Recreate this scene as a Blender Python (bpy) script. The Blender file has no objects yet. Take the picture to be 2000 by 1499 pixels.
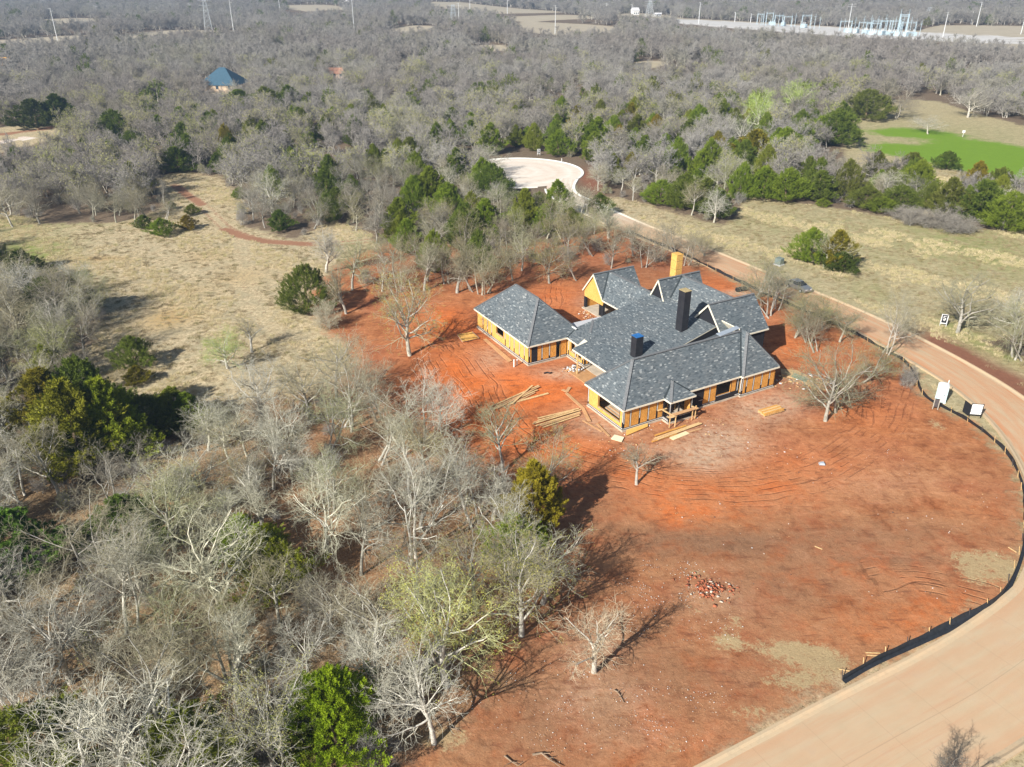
import bpy, math, random
import numpy as np
from mathutils import Vector, Matrix

random.seed(7)
rng = np.random.default_rng(7)
S = bpy.context.scene
COL = S.collection

# ------------------------------------------------------------------ camera, sky, sun, exposure
FPX, CAMH, HOR = 1600.0, 48.0, -70.0          # focal length in photo pixels, camera height, horizon row
TILT = math.atan((749.5 - HOR) / FPX)
cam = bpy.data.objects.new("camera", bpy.data.cameras.new("camera"))
COL.objects.link(cam)
cam.location = (0, 0, CAMH)
cam.rotation_euler = (math.pi / 2 - TILT, 0, 0)
cam.data.sensor_width = 36.0
cam.data.lens = 36.0 * FPX / 2000.0
cam.data.clip_start = 0.5
cam.data.clip_end = 30000.0
S.camera = cam

SUN_AZ, SUN_EL = math.radians(231.0), math.radians(33.0)     # direction towards the sun
w = bpy.data.worlds.new("World"); S.world = w; w.use_nodes = True
nt = w.node_tree; nt.nodes.clear()
sky = nt.nodes.new("ShaderNodeTexSky"); sky.sky_type = 'NISHITA'; sky.sun_disc = False
sky.sun_elevation = SUN_EL; sky.sun_rotation = math.pi / 2 - SUN_AZ
sky.air_density = 1.0; sky.dust_density = 1.5; sky.ozone_density = 1.0
bg = nt.nodes.new("ShaderNodeBackground"); bg.inputs[1].default_value = 0.05
out = nt.nodes.new("ShaderNodeOutputWorld")
nt.links.new(sky.outputs[0], bg.inputs[0]); nt.links.new(bg.outputs[0], out.inputs[0])
sd = bpy.data.lights.new("sun", 'SUN'); sd.energy = 5.0; sd.angle = math.radians(0.5); sd.color = (1.0, 0.96, 0.89)
sun = bpy.data.objects.new("sun", sd); COL.objects.link(sun)
sdir = Vector((math.cos(SUN_EL) * math.cos(SUN_AZ), math.cos(SUN_EL) * math.sin(SUN_AZ), math.sin(SUN_EL)))
sun.rotation_euler = sdir.to_track_quat('Z', 'Y').to_euler()
sun.location = (0, 0, 200)
S.view_settings.view_transform = 'Standard'; S.view_settings.look = 'None'
S.view_settings.gamma = 1.0; S.view_settings.exposure = 0.72
S.render.engine = 'CYCLES'
S.cycles.max_bounces = 5; S.cycles.diffuse_bounces = 2; S.cycles.glossy_bounces = 2
S.cycles.transparent_max_bounces = 6; S.cycles.volume_bounces = 0

# ------------------------------------------------------------------ survey helpers
def P(px, py, z=0.0):
    """photo pixel (2000x1499) of a point at height z -> world x, y"""
    a = (px - 1000) / FPX; b = (py - 749.5) / FPX
    dz = -math.sin(TILT) - b * math.cos(TILT)
    t = (z - CAMH) / dz
    return (a * t, (math.cos(TILT) - b * math.sin(TILT)) * t)
def P3(px, py, z=0.0):
    x, y = P(px, py, z); return (x, y, z)
def Q(x, y, z):
    z = z - CAMH
    d = y * math.cos(TILT) - z * math.sin(TILT); u = y * math.sin(TILT) + z * math.cos(TILT)
    return (1000 + FPX * x / d, 749.5 - FPX * u / d)
def Hgt(px, py_base, py_top):
    x, y = P(px, py_base)
    lo, hi = 0.0, 120.0
    for _ in range(40):
        m = (lo + hi) / 2
        if Q(x, y, m)[1] > py_top: lo = m
        else: hi = m
    return lo
def terr(x, y):
    """terrain height: level around the plot, gently rolling far away"""
    d = np.hypot(x, y)
    k = np.clip((d - 260) / 500, 0, 1); k = k * k * (3 - 2 * k)
    s = (np.sin(x / 95 + 1.3) * np.cos(y / 130 + .4) * 2.2 + np.sin(x / 41 + y / 77) * 1.1 + np.sin(y / 210 - 1) * 1.5)
    k2 = np.clip((d - 1500) / 3000, 0, 1)
    return k * s * 0.8 + k2 * k2 * 60 * (1 + .4 * np.sin(x / 700) * np.cos(y / 900))
def hz(x, y): return float(terr(np.array(float(x)), np.array(float(y))))

def smooth(e0, e1, v):
    t = np.clip((v - e0) / (e1 - e0), 0, 1); return t * t * (3 - 2 * t)
def sdf(poly, X, Y):
    """signed distance, positive inside"""
    d = np.full(X.shape, 1e9); ins = np.zeros(X.shape, bool)
    n = len(poly)
    for i in range(n):
        x0, y0 = poly[i]; x1, y1 = poly[(i + 1) % n]
        ex, ey = x1 - x0, y1 - y0; L = ex * ex + ey * ey + 1e-9
        t = np.clip(((X - x0) * ex + (Y - y0) * ey) / L, 0, 1)
        d = np.minimum(d, np.hypot(X - x0 - t * ex, Y - y0 - t * ey))
        c = ((y0 > Y) != (y1 > Y)) & (X < (x1 - x0) * (Y - y0) / (y1 - y0 + 1e-12) + x0)
        ins ^= c
    return np.where(ins, d, -d)
def pdist(line, X, Y):
    """distance and signed offset from an open polyline"""
    d = np.full(X.shape, 1e9); sg = np.zeros(X.shape)
    for i in range(len(line) - 1):
        x0, y0 = line[i]; x1, y1 = line[i + 1]
        ex, ey = x1 - x0, y1 - y0; L = ex * ex + ey * ey + 1e-9
        t = np.clip(((X - x0) * ex + (Y - y0) * ey) / L, 0, 1)
        q = np.hypot(X - x0 - t * ex, Y - y0 - t * ey)
        s = np.sign(ex * (Y - y0) - ey * (X - x0))
        m = q < d; d = np.where(m, q, d); sg = np.where(m, s, sg)
    return d, sg
def W(pts): return [P(*p) for p in pts]
def chaikin(pts, n=3, closed=False):
    for _ in range(n):
        o = [] if closed else [pts[0]]
        m = len(pts)
        for i in range(m if closed else m - 1):
            a, b = pts[i], pts[(i + 1) % m]
            o.append(tuple(a[k] * .75 + b[k] * .25 for k in range(len(a))))
            o.append(tuple(a[k] * .25 + b[k] * .75 for k in range(len(a))))
        if not closed: o.append(pts[-1])
        pts = o
    return pts

# ------------------------------------------------------------------ object helpers
def tag(o, label=None, cat=None, group=None, kind=None):
    if label: o["label"] = label
    if cat: o["category"] = cat
    if group: o["group"] = group
    if kind: o["kind"] = kind
    return o
def thing(name, label, cat, loc=(0, 0, 0), rz=0, group=None):
    o = bpy.data.objects.new(name, None); COL.objects.link(o)
    o.empty_display_size = .3
    o.location = loc; o.rotation_euler = (0, 0, rz)
    return tag(o, label, cat, group)
def link(name, me, mat=None, parent=None):
    o = bpy.data.objects.new(name, me)
    if mat is not None and len(me.materials) == 0: me.materials.append(mat)
    COL.objects.link(o)
    if parent is not None: o.parent = parent
    return o
def mesh_np(name, V, faces, n=None, smoothf=False):
    """V (N,3) array, faces (M,k) array with k constant, or list of such arrays"""
    if not isinstance(faces, list): faces = [faces]
    me = bpy.data.meshes.new(name)
    V = np.asarray(V, np.float32)
    me.vertices.add(len(V)); me.vertices.foreach_set("co", V.ravel())
    tot = sum(f.size for f in faces); me.loops.add(tot)
    me.loops.foreach_set("vertex_index", np.concatenate([f.ravel() for f in faces]).astype(np.int32))
    cnt = np.concatenate([np.full(len(f), f.shape[1], np.int32) for f in faces])
    st = np.concatenate([[0], np.cumsum(cnt)[:-1]]).astype(np.int32)
    me.polygons.add(len(cnt)); me.polygons.foreach_set("loop_start", st)
    try: me.polygons.foreach_set("loop_total", cnt)
    except Exception: pass
    if smoothf: me.polygons.foreach_set("use_smooth", np.ones(len(cnt), bool))
    me.update(calc_edges=True)
    return me
class MB:
    """collects faces for ONE mesh"""
    def __init__(s): s.v = []; s.f = []; s.mi = []; s.uv = []
    def poly(s, pts, mi=0, uv=None):
        n = len(s.v); s.v += [tuple(p) for p in pts]; s.f.append(list(range(n, n + len(pts)))); s.mi.append(mi)
        s.uv.append(uv if uv else [(0, 0)] * len(pts))
    def hexa(s, b, t, mi=0):
        """b, t: 4 bottom and 4 top points"""
        s.poly(b[::-1], mi); s.poly(t, mi)
        for i in range(4):
            j = (i + 1) % 4; s.poly([b[i], b[j], t[j], t[i]], mi)
    def box(s, x0, x1, y0, y1, z0, z1, mi=0):
        s.hexa([(x0, y0, z0), (x1, y0, z0), (x1, y1, z0), (x0, y1, z0)], [(x0, y0, z1), (x1, y0, z1), (x1, y1, z1), (x0, y1, z1)], mi)
    def bar(s, p, q, w, h, mi=0, up=(0, 0, 1)):
        """rectangular bar between two points, w wide and h high, centred"""
        p = Vector(p); q = Vector(q); d = (q - p).normalized(); u = Vector(up)
        if abs(d.dot(u)) > .98: u = Vector((1, 0, 0))
        r = d.cross(u).normalized(); u = r.cross(d).normalized()
        r *= w / 2; u *= h / 2
        s.hexa([p - r - u, p + r - u, q + r - u, q - r - u], [p - r + u, p + r + u, q + r + u, q - r + u], mi)
    def tube(s, pts, rad, n=8, mi=0, cap=True):
        pts = [Vector(p) for p in pts]
        if not hasattr(rad, '__len__'): rad = [rad] * len(pts)
        rings = []
        for i, p in enumerate(pts):
            d = (pts[min(i + 1, len(pts) - 1)] - pts[max(i - 1, 0)]).normalized()
            u = Vector((0, 0, 1)) if abs(d.z) < .95 else Vector((1, 0, 0))
            e1 = d.cross(u).normalized(); e2 = d.cross(e1)
            base = len(s.v)
            for k in range(n):
                a = 2 * math.pi * k / n
                s.v.append(tuple(p + e1 * rad[i] * math.cos(a) + e2 * rad[i] * math.sin(a)))
            rings.append(base)
        for a, b in zip(rings, rings[1:]):
            for k in range(n):
                k2 = (k + 1) % n
                s.f.append([a + k, b + k, b + k2, a + k2]); s.mi.append(mi); s.uv.append([(0, 0)] * 4)
        if cap:
            for r in (rings[0], rings[-1]):
                s.f.append([r + k for k in range(n)]); s.mi.append(mi); s.uv.append([(0, 0)] * n)
    def build(s, name, mats, parent=None, T=None, smoothf=False):
        me = bpy.data.meshes.new(name)
        v = [tuple(T @ Vector(p)) for p in s.v] if T is not None else s.v
        me.from_pydata(v, [], s.f)
        if not isinstance(mats, (list, tuple)): mats = [mats]
        for m in mats: me.materials.append(m)
        if len(mats) > 1: me.polygons.foreach_set("material_index", s.mi)
        if any(any(c != (0, 0) for c in u) for u in s.uv):
            l = me.uv_layers.new(name="UVMap")
            l.data.foreach_set("uv", [c for u in s.uv for q in u for c in q])
        if smoothf: me.polygons.foreach_set("use_smooth", [True] * len(s.f))
        me.update()
        return link(name, me, None, parent)

# ------------------------------------------------------------------ node helpers and materials
class NT:
    def __init__(s, name):
        s.m = bpy.data.materials.new(name); s.m.use_nodes = True
        s.t = s.m.node_tree; s.t.nodes.clear()
        s.o = s.n("ShaderNodeOutputMaterial"); s.b = s.n("ShaderNodeBsdfPrincipled")
        s.b.inputs["Roughness"].default_value = .85
        s.b.inputs["Specular IOR Level"].default_value = .25
        s.l(s.b.outputs[0], s.o.inputs[0])
    def n(s, t, **k):
        x = s.t.nodes.new(t)
        for a, v in k.items(): setattr(x, a, v)
        return x
    def l(s, a, b): s.t.links.new(a, b)
    def val(s, sock, v):
        if isinstance(v, bpy.types.NodeSocket): s.l(v, sock)
        elif isinstance(v, (tuple, list)) and len(v) == 3 and sock.type == 'RGBA': sock.default_value = (*v, 1)
        else: sock.default_value = v
    def math(s, op, a, b=None, c=None, clamp=False):
        x = s.n("ShaderNodeMath", operation=op); x.use_clamp = clamp
        s.val(x.inputs[0], a)
        if b is not None: s.val(x.inputs[1], b)
        if c is not None: s.val(x.inputs[2], c)
        return x.outputs[0]
    def mix(s, f, a, b, mode='MIX'):
        x = s.n("ShaderNodeMix", data_type='RGBA', blend_type=mode)
        s.val(x.inputs[0], f); s.val(x.inputs[6], a); s.val(x.inputs[7], b)
        return x.outputs[2]
    def noise(s, scale, detail=3, rough=.6, vec=None, dist=0, col=False):
        x = s.n("ShaderNodeTexNoise"); x.inputs["Scale"].default_value = scale
        x.inputs["Detail"].default_value = detail; x.inputs["Roughness"].default_value = rough
        x.inputs["Distortion"].default_value = dist
        if vec is not None: s.l(vec, x.inputs["Vector"])
        return x.outputs[1 if col else 0]
    def ramp(s, f, stops, interp='LINEAR'):
        x = s.n("ShaderNodeValToRGB"); x.color_ramp.interpolation = interp
        e = x.color_ramp.elements
        while len(e) < len(stops): e.new(.5)
        for q, (p, c) in zip(e, stops):
            q.position = p; q.color = (*c, 1) if len(c) == 3 else c
        s.val(x.inputs[0], f); return x.outputs[0]
    def step(s, f, a, b):
        x = s.n("ShaderNodeMapRange", interpolation_type='SMOOTHSTEP'); s.val(x.inputs[0], f)
        x.inputs[1].default_value = a; x.inputs[2].default_value = b
        return x.outputs[0]
    def pos(s): return s.n("ShaderNodeNewGeometry").outputs["Position"]
    def obj(s): return s.n("ShaderNodeTexCoord").outputs["Object"]
    def attr(s, name): return s.n("ShaderNodeAttribute", attribute_name=name).outputs["Fac"]
    def scale(s, vec, sc):
        x = s.n("ShaderNodeMapping"); s.l(vec, x.inputs[0]); x.inputs["Scale"].default_value = sc
        return x.outputs[0]
    def bump(s, h, strength=.5, dist=.1):
        x = s.n("ShaderNodeBump"); x.inputs["Strength"].default_value = strength; x.inputs["Distance"].default_value = dist
        s.l(h, x.inputs["Height"]); s.l(x.outputs[0], s.b.inputs["Normal"])
    def col(s, c): s.val(s.b.inputs["Base Color"], c)
def plain(name, c, var=.15, scale=3.0, rough=.8, metal=0, spec=.25, c2=None):
    t = NT(name); n = t.noise(scale, 4, .6, t.obj())
    a = tuple(x * (1 - var) for x in c) if c2 is None else c2
    b = tuple(min(1, x * (1 + var)) for x in c)
    t.col(t.mix(t.step(n, .3, .7), a, b))
    t.b.inputs["Roughness"].default_value = rough; t.b.inputs["Metallic"].default_value = metal
    t.b.inputs["Specular IOR Level"].default_value = spec
    return t.m

# ------------------------------------------------------------------ plan of the site (all in metres, from surveyed points)
FENCE_PX = [(1228, 455), (1290, 480), (1340, 501), (1400, 531), (1450, 556), (1520, 588), (1600, 621), (1660, 648), (1735, 690), (1768, 708), (1786, 735),
            (1797, 768), (1818, 786), (1845, 799), (1900, 829), (1950, 869), (1978, 905), (1995, 945), (2003, 1000), (2000, 1060), (1985, 1110),
            (1957, 1172), (1900, 1207), (1800, 1253), (1700, 1297), (1645, 1331)]
FENCE = W(FENCE_PX)
REDGE = chaikin([(16.6, 206), (15.0, 198.5), (15.2, 191.2), (19.1, 183.5), (26.5, 168), (32, 158.5), (37.3, 150), (44.7, 136.2), (50.8, 125.7), (57.1, 113.1),
                 (61.3, 101.3), (63.8, 91), (64.2, 80), (62.5, 69), (58, 58.5), (51.5, 49.6), (46.4, 45.5), (37.6, 39.9), (28.3, 35.2), (17.2, 29.2), (5, 22.6), (-10, 14), (-34, 2)], 2)
RW = 9.0
def offset(line, d):
    o = []
    for i, p in enumerate(line):
        a = line[max(i - 1, 0)]; b = line[min(i + 1, len(line) - 1)]
        tx, ty = b[0] - a[0], b[1] - a[1]; L = math.hypot(tx, ty)
        o.append((p[0] + ty / L * d, p[1] - tx / L * d))
    return o
def wk(y): return (7.2 + 2.1 * float(smooth(98, 58, np.array(float(y))) if y < 58 else 1 - smooth(58, 98, np.array(float(y))))) / 9.0 if 58 < y < 98 else (7.2 / 9 if y >= 98 else 9.3 / 9)
def voff(line, d): return [(q[0] + (p[0] - q[0]) * (1 if abs(d) < 1 else wk(q[1])), q[1] + (p[1] - q[1]) * (1 if abs(d) < 1 else wk(q[1]))) for p, q in zip(offset(line, d), line)]
LEDGE = voff(REDGE, RW)           # inner edge of the road
CUL = (1.5, 214.0, 17.0)
lot_px = [(640, 530), (700, 500), (780, 470), (900, 478), (1000, 466), (1080, 478), (1150, 448), (1228, 436)] + FENCE_PX + \
         [(1500, 1410), (1400, 1500), (1280, 1600), (760, 1640), (700, 1560), (800, 1470), (880, 1400), (800, 1300), (690, 1230), (560, 1130), (520, 1000), (600, 900),
          (560, 840), (650, 770), (700, 700), (640, 640), (600, 600)]
NOTREE_PX = {
 'meadow': [(-80, 470), (0, 440), (240, 435), (330, 405), (300, 350), (345, 335), (430, 345), (480, 400), (470, 440), (580, 470), (650, 430), (720, 455), (770, 500),
            (700, 540), (690, 650), (780, 740), (690, 775), (600, 800), (480, 835), (390, 870), (300, 850), (240, 830), (140, 800), (165, 720), (190, 620), (60, 520), (-80, 545)],
 'glade': [(190, 282), (315, 292), (330, 330), (250, 328)],
 'lot': [(700, 560), (860, 600), (900, 572), (1130, 562), (1160, 530), (1250, 515), (1390, 520), (1450, 565), (1480, 650), (1560, 690), (1700, 830), (1720, 770), (1800, 770), (1900, 825), (2100, 940),
         (2200, 1300), (1500, 1500), (1300, 2000), (800, 1800), (720, 1540), (790, 1460), (900, 1410), (960, 1340), (1010, 1260), (1060, 1200), (1140, 1100), (1050, 980), (950, 900), (830, 850),
         (740, 800), (670, 740), (650, 640)],
 'street': [(1150, 385), (1200, 385), (1270, 400), (1400, 440), (1440, 425), (1450, 385), (1600, 402), (1740, 425), (1800, 395), (1860, 440), (2010, 455), (2300, 470), (2300, 700),
            (2040, 640), (1930, 670), (2100, 760), (2300, 900), (2300, 1600), (1500, 1600), (2100, 1200), (2050, 900), (1780, 730), (1700, 690), (1560, 600), (1440, 560), (1300, 480), (1240, 450), (1190, 430)],
 'park': [(1640, 245), (1700, 222), (1740, 195), (1830, 197), (1880, 215), (2150, 285), (2150, 430), (2000, 400), (1880, 385), (1820, 370), (1700, 345), (1640, 375), (1650, 300)],
 'cul': [(880, 340), (895, 312), (1010, 292), (1150, 312), (1192, 345), (1160, 392), (1100, 398), (990, 396)],
 'lawn': [(-80, 400), (60, 425), (110, 470), (90, 510), (0, 545), (-80, 560)],
 'lane': [(-100, 250), (-10, 250), (90, 240), (150, 232), (140, 262), (60, 285), (-100, 320)],
 'field1': [(-100, 74), (0, 79), (150, 70), (205, 76), (150, 90), (40, 98), (-100, 102)],
 'field2': [(215, 86), (260, 66), (330, 58), (440, 55), (500, 62), (450, 72), (340, 80), (240, 90)],
 'field3': [(1000, 66), (1020, 44), (1090, 48), (1220, 56), (1200, 68), (1080, 76)],
 'field4': [(730, 68), (800, 55), (880, 60), (820, 70)],
 'pad': [(1310, 36), (1400, 38), (1480, 40), (1640, 48), (1800, 58), (2100, 72), (2100, 90), (1900, 86), (1790, 77), (1640, 70), (1500, 60), (1320, 48)],
 'field5': [(820, 4), (900, 3), (1000, 12), (1100, 20), (1100, 26), (950, 25), (860, 15)],
 'field6': [(1880, 84), (2150, 96), (2150, 118), (2000, 108), (1900, 95)],
 'field7': [(1780, 60), (1830, 48), (2100, 56), (2100, 72), (1900, 66)],
 'pond': [(900, 96), (935, 92), (985, 93), (1000, 101), (940, 104)],
 'sand': [(1235, 122), (1290, 119), (1310, 126), (1270, 136), (1240, 133)],
 'bluehouse': [(400, 166), (480, 160), (490, 182), (470, 195), (420, 200), (390, 190)],
 'field9': [(520, 14), (640, 10), (700, 18), (600, 24)],
 'field10': [(60, 40), (180, 36), (240, 42), (120, 48)],
 'field11': [(940, 34), (1120, 30), (1180, 40), (1000, 42)],
 'field8': [(1230, 22), (1290, 25), (1330, 32), (1300, 38), (1180, 34)],
}
NOTREE = {k: W(v) for k, v in NOTREE_PX.items()}
# ground in front of a far opening where a tree's crown would hide it
FRONT = [W([(x, y + s) for x, y in v]) for k, v in NOTREE_PX.items() if k[:5] == 'field' or k in ('pad', 'pond', 'sand', 'bluehouse') for s in ((8, 16, 24, 32) if k == 'pad' else (8, 15, 20))] + [W([(x, y + s) for x, y in NOTREE_PX['lane']]) for s in (20, 40)] + \
        [W([(660, 140), (690, 150), (690, 175), (630, 175), (630, 150)]), W([(1000, 380), (1140, 380), (1150, 415), (1060, 425), (990, 415)])]
W_LOT = W(lot_px)
W_LITTER = W([(-100, 880), (100, 800), (330, 800), (560, 770), (660, 770), (740, 800), (860, 850), (960, 950), (1040, 1050), (1010, 1180), (980, 1330), (880, 1420), (760, 1500), (740, 1700), (-600, 1700)])
W_GREEN = W([(1688, 292), (1720, 280), (1800, 284), (1850, 272), (1930, 276), (2010, 290), (2200, 320), (2200, 400), (2000, 352), (1900, 338), (1840, 322), (1760, 306)])
W_GREEN2 = W([(1690, 256), (1760, 250), (1830, 256), (1900, 268), (1860, 276), (1800, 270), (1720, 264)])
W_PAD = W([(1250, 38), (1420, 40), (1500, 43), (1640, 49), (1800, 58), (2010, 72), (2010, 90), (1900, 88), (1760, 82), (1640, 75), (1490, 64), (1330, 52), (1240, 44)])
TRAIL = [W(chaikin(t, 2)) for t in ([(335, 358), (350, 372), (385, 392), (415, 420), (445, 450), (500, 468), (560, 474), (640, 478), (720, 470)],
                                    [(470, 460), (480, 520), (492, 590), (520, 640), (580, 660), (640, 650)],
                                    [(-100, 268), (20, 262), (90, 252), (150, 240)])]
TRACKS = [W(chaikin(t, 3)) for t in ([(1745, 700), (1750, 760), (1715, 840), (1640, 905), (1520, 945), (1400, 950), (1270, 935), (1130, 905), (1010, 860), (920, 800), (870, 745), (850, 690)],
                                     [(1180, 960), (1080, 900), (1010, 840), (960, 770), (930, 710), (880, 670)],
                                     [(1100, 500), (1085, 560), (1080, 620)],
                                     [(1700, 700), (1730, 780), (1690, 870), (1580, 930)],
                                     [(1990, 1180), (1900, 1150), (1780, 1120), (1700, 1130)])]

def axis(lo, hi, step, far0, far1, ratio=1.07):
    c = list(np.arange(lo, hi + .01, step))
    s = step; x = hi
    while x < far1: s *= ratio; x += s; c.append(x)
    s = step; x = lo
    while x > far0: s *= ratio; x -= s; c.insert(0, x)
    return np.array(c)
gx = axis(-78, 78, .46, -9000, 9000); gy = axis(26, 168, .46, -900, 14000)
GX, GY = np.meshgrid(gx, gy)
nx, ny = len(gx), len(gy)
GZ = terr(GX, GY)
near = (np.abs(GX) < 300) & (GY < 420)
fx = 1.0
hs = lambda x, y, s, ph: np.sin(x * s + ph) * np.cos(y * s * 1.13 + ph * 2)
micro = (hs(GX, GY, .5, 1) + hs(GX + GY, GY - GX, .31, 2) + hs(GX * 1.3, GY, .9, 3) * .5) * .035
GZ = GZ + np.where(near, micro, 0) - .06
# the road bed and the house slab lie level
dR, _ = pdist([((a[0] + b[0]) / 2, (a[1] + b[1]) / 2) for a, b in zip(REDGE, LEDGE)], GX, GY)
GZ = np.where(dR < 6.5, -.06, GZ); GZ = np.where(np.hypot(GX - CUL[0], GY - CUL[1]) < 19, -.06, GZ)
idx = np.arange(nx * ny).reshape(ny, nx)
F = np.stack([idx[:-1, :-1], idx[:-1, 1:], idx[1:, 1:], idx[1:, :-1]], -1).reshape(-1, 4)
gme = mesh_np("ground", np.stack([GX, GY, GZ], -1).reshape(-1, 3), F, smoothf=True)
def addattr(name, arr):
    a = gme.attributes.new(name, 'FLOAT', 'POINT'); a.data.foreach_set("value", np.ascontiguousarray(arr, np.float32).ravel())
cl = lambda a: np.clip(a, -30, 30)
addattr("lot", cl(sdf(W_LOT, GX, GY)))
addattr("litter", cl(sdf(W_LITTER, GX, GY)))
addattr("green", cl(np.maximum(sdf(W_GREEN, GX, GY), sdf(W_GREEN2, GX, GY))))
addattr("pad", cl(sdf(W_PAD, GX, GY)))
op = np.full(GX.shape, -1e9)
for k, v in NOTREE.items():
    if k not in ('lot', 'cul'): op = np.maximum(op, sdf(v, GX, GY))
op = np.maximum(op, np.where((GY < 175), 9.5 - dR, -1e9))
addattr("open", cl(op))
tr = np.full(GX.shape, 1e9)
tr = np.minimum(tr, np.abs(pdist(TRAIL[0], GX, GY)[0] - .95) - .12)
tr = np.minimum(tr, np.abs(pdist(TRAIL[1], GX, GY)[0] - .8) + .25)
tr = np.minimum(tr, pdist(TRAIL[2], GX, GY)[0] - 2.5)
tr = np.minimum(tr, np.minimum(pdist(W([(440, 448), (475, 462), (520, 472), (600, 477)]), GX, GY)[0] - 1.1, pdist(W([(345, 362), (365, 380), (395, 400)]), GX, GY)[0] - 1.0))
addattr("trail", cl(tr))
tk = np.full(GX.shape, 1e9); to = np.zeros(GX.shape)
for t, wd in zip(TRACKS, (4.2, 3.0, 2.2, 3, 3, 3)):
    d, s = pdist(t, GX, GY)
    for e_ in (t[0], t[-1]): d = np.where(np.abs(d - np.hypot(GX - e_[0], GY - e_[1])) < 1e-6, 1e6, d)
    d2 = d / wd; m = d2 < tk; tk = np.where(m, d2, tk); to = np.where(m & (d < 50), d * s, to)
addattr("trk", np.clip(1 - tk, 0, 1)); addattr("trko", to)
def blobs(lst):
    o = np.zeros(GX.shape)
    for px, py, rx, ry, s in lst:          # centre pixel, radii in metres (x, y), strength
        cx, cy = P(px, py)
        o = o + s * np.exp(-((GX - cx) / rx) ** 2 - ((GY - cy) / ry) ** 2)
    return np.clip(o, 0, 1)
addattr("orange", blobs([(960, 760, 8, 6, 1), (900, 790, 6, 6, .8), (1060, 760, 6, 4, 1), (1000, 640, 8, 6, .5), (860, 650, 6, 8, .5), (1000, 850, 6, 4, .9), (880, 720, 4, 5, .7), (1120, 880, 7, 3, .8), (1250, 930, 7, 3, .5), (1450, 960, 9, 3, .6), (1620, 920, 7, 3, .4),
    (1310, 1000, 3.2, 2, 1), (1680, 800, 4, 6, .35), (1090, 580, 4, 6, .7), (870, 620, 3, 5, .6), (1900, 1000, 5, 4, .2), (1850, 1190, 5, 3, .5), (1750, 1230, 5, 2, .6), (1280, 1440, 5, 3, .4), (1560, 680, 5, 6, .5),
    (1400, 560, 5, 6, .6), (1640, 1110, 6, 3, .3), (1050, 440, 6, 5, .3), (1360, 1000, 5, 2, .5), (1520, 900, 6, 4, .3)]))
addattr("pale", blobs([(1410, 860, 4.5, 4, .8), (1370, 900, 3, 2.5, .7), (1480, 800, 4, 3.5, .7), (1540, 780, 3, 3, .5), (1100, 730, 4, 2, .7), (1150, 820, 3, 4, .45), (960, 700, 2.5, 4, .5), (1180, 590, 4, 3, .8), (1290, 880, 4, 2, .4),
    (1440, 572, 2.6, 1.2, 1), (1600, 745, 4, 1.3, .6), (1150, 1270, 3, 2.5, .45), (1170, 1360, 4, 2, .5), (1400, 1170, 3, 2.5, .35), (1230, 1440, 4, 1.5, .3), (1210, 840, 3, 2, .5), (1760, 930, 5, 3, .15), (1680, 950, 5, 3, .2), (1960, 730, 3, 3, .4)]))
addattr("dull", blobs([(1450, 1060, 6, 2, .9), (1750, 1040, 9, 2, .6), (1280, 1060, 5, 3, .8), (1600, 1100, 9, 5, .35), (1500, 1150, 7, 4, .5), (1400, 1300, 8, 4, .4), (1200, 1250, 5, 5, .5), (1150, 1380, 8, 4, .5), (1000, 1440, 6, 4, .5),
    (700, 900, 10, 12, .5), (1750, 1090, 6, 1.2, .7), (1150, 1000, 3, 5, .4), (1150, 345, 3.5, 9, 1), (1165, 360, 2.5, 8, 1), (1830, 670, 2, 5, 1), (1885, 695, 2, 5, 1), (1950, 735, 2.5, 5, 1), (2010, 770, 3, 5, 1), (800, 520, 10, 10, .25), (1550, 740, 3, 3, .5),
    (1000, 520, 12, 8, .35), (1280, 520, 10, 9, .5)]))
addattr("grassy", blobs([(1540, 1270, 3.4, 1.5, 1), (1620, 1290, 2.2, 1.4, .9), (1900, 1120, 2, 2.2, .9), (1970, 1110, 2, 3, 1), (1420, 1250, 1.6, 1.3, .9), (1360, 1120, 1.5, 1, .7), (1560, 1330, 4, 1.2, .9), (1470, 1390, 3, 1.2, .7), (1150, 1150, 2, 2, .3),
    (1500, 1090, 1.2, 1, .5), (1890, 1085, 2.2, 1.2, .6), (1440, 1210, 1.5, 1, .7), (1350, 1190, 1.5, 1.3, .6), (880, 1440, 2, 1.5, .8), (1830, 830, 1.3, 2, .8), (1310, 1460, 2.6, .8, .5), (800, 1430, 2.2, 1.4, .8)]))
addattr("olive", blobs([(1950, 500, 15, 16, .8), (1850, 460, 12, 12, .5), (1900, 660, 2.2, 5, 1), (1965, 690, 2.5, 4, 1), (1850, 640, 2, 4, .9), (1700, 570, 3, 5, .7), (1600, 440, 20, 14, .3), (60, 500, 6, 8, .9), (10, 500, 7, 12, 1.0), (0, 440, 9, 8, .5),
    (1500, 440, 10, 9, .2), (1820, 262, 30, 25, .6), (1560, 560, 2, 5, .4), (1650, 500, 9, 9, .35), (120, 435, 12, 5, .3)]))
addattr("gold", blobs([(330, 620, 4, 4.5, .9), (470, 540, 5, 5, .4), (400, 500, 5, 5, .3), (190, 505, 6, 1.6, .8), (370, 570, 3, 3, .4), (110, 415, 8, 3, .5), (860, 15, 60, 60, 1), (600, 440, 6, 4, .3)]))
ground = link("ground", gme); tag(ground, kind="structure")

t = NT("ground_mat"); p = t.pos()
n1 = t.noise(.35, 5, .65, p); n2 = t.noise(1.6, 5, .7, p); n3 = t.noise(7, 4, .7, p); n4 = t.noise(.08, 4, .6, p); n5 = t.noise(28, 3, .7, p)
A = t.attr
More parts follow.
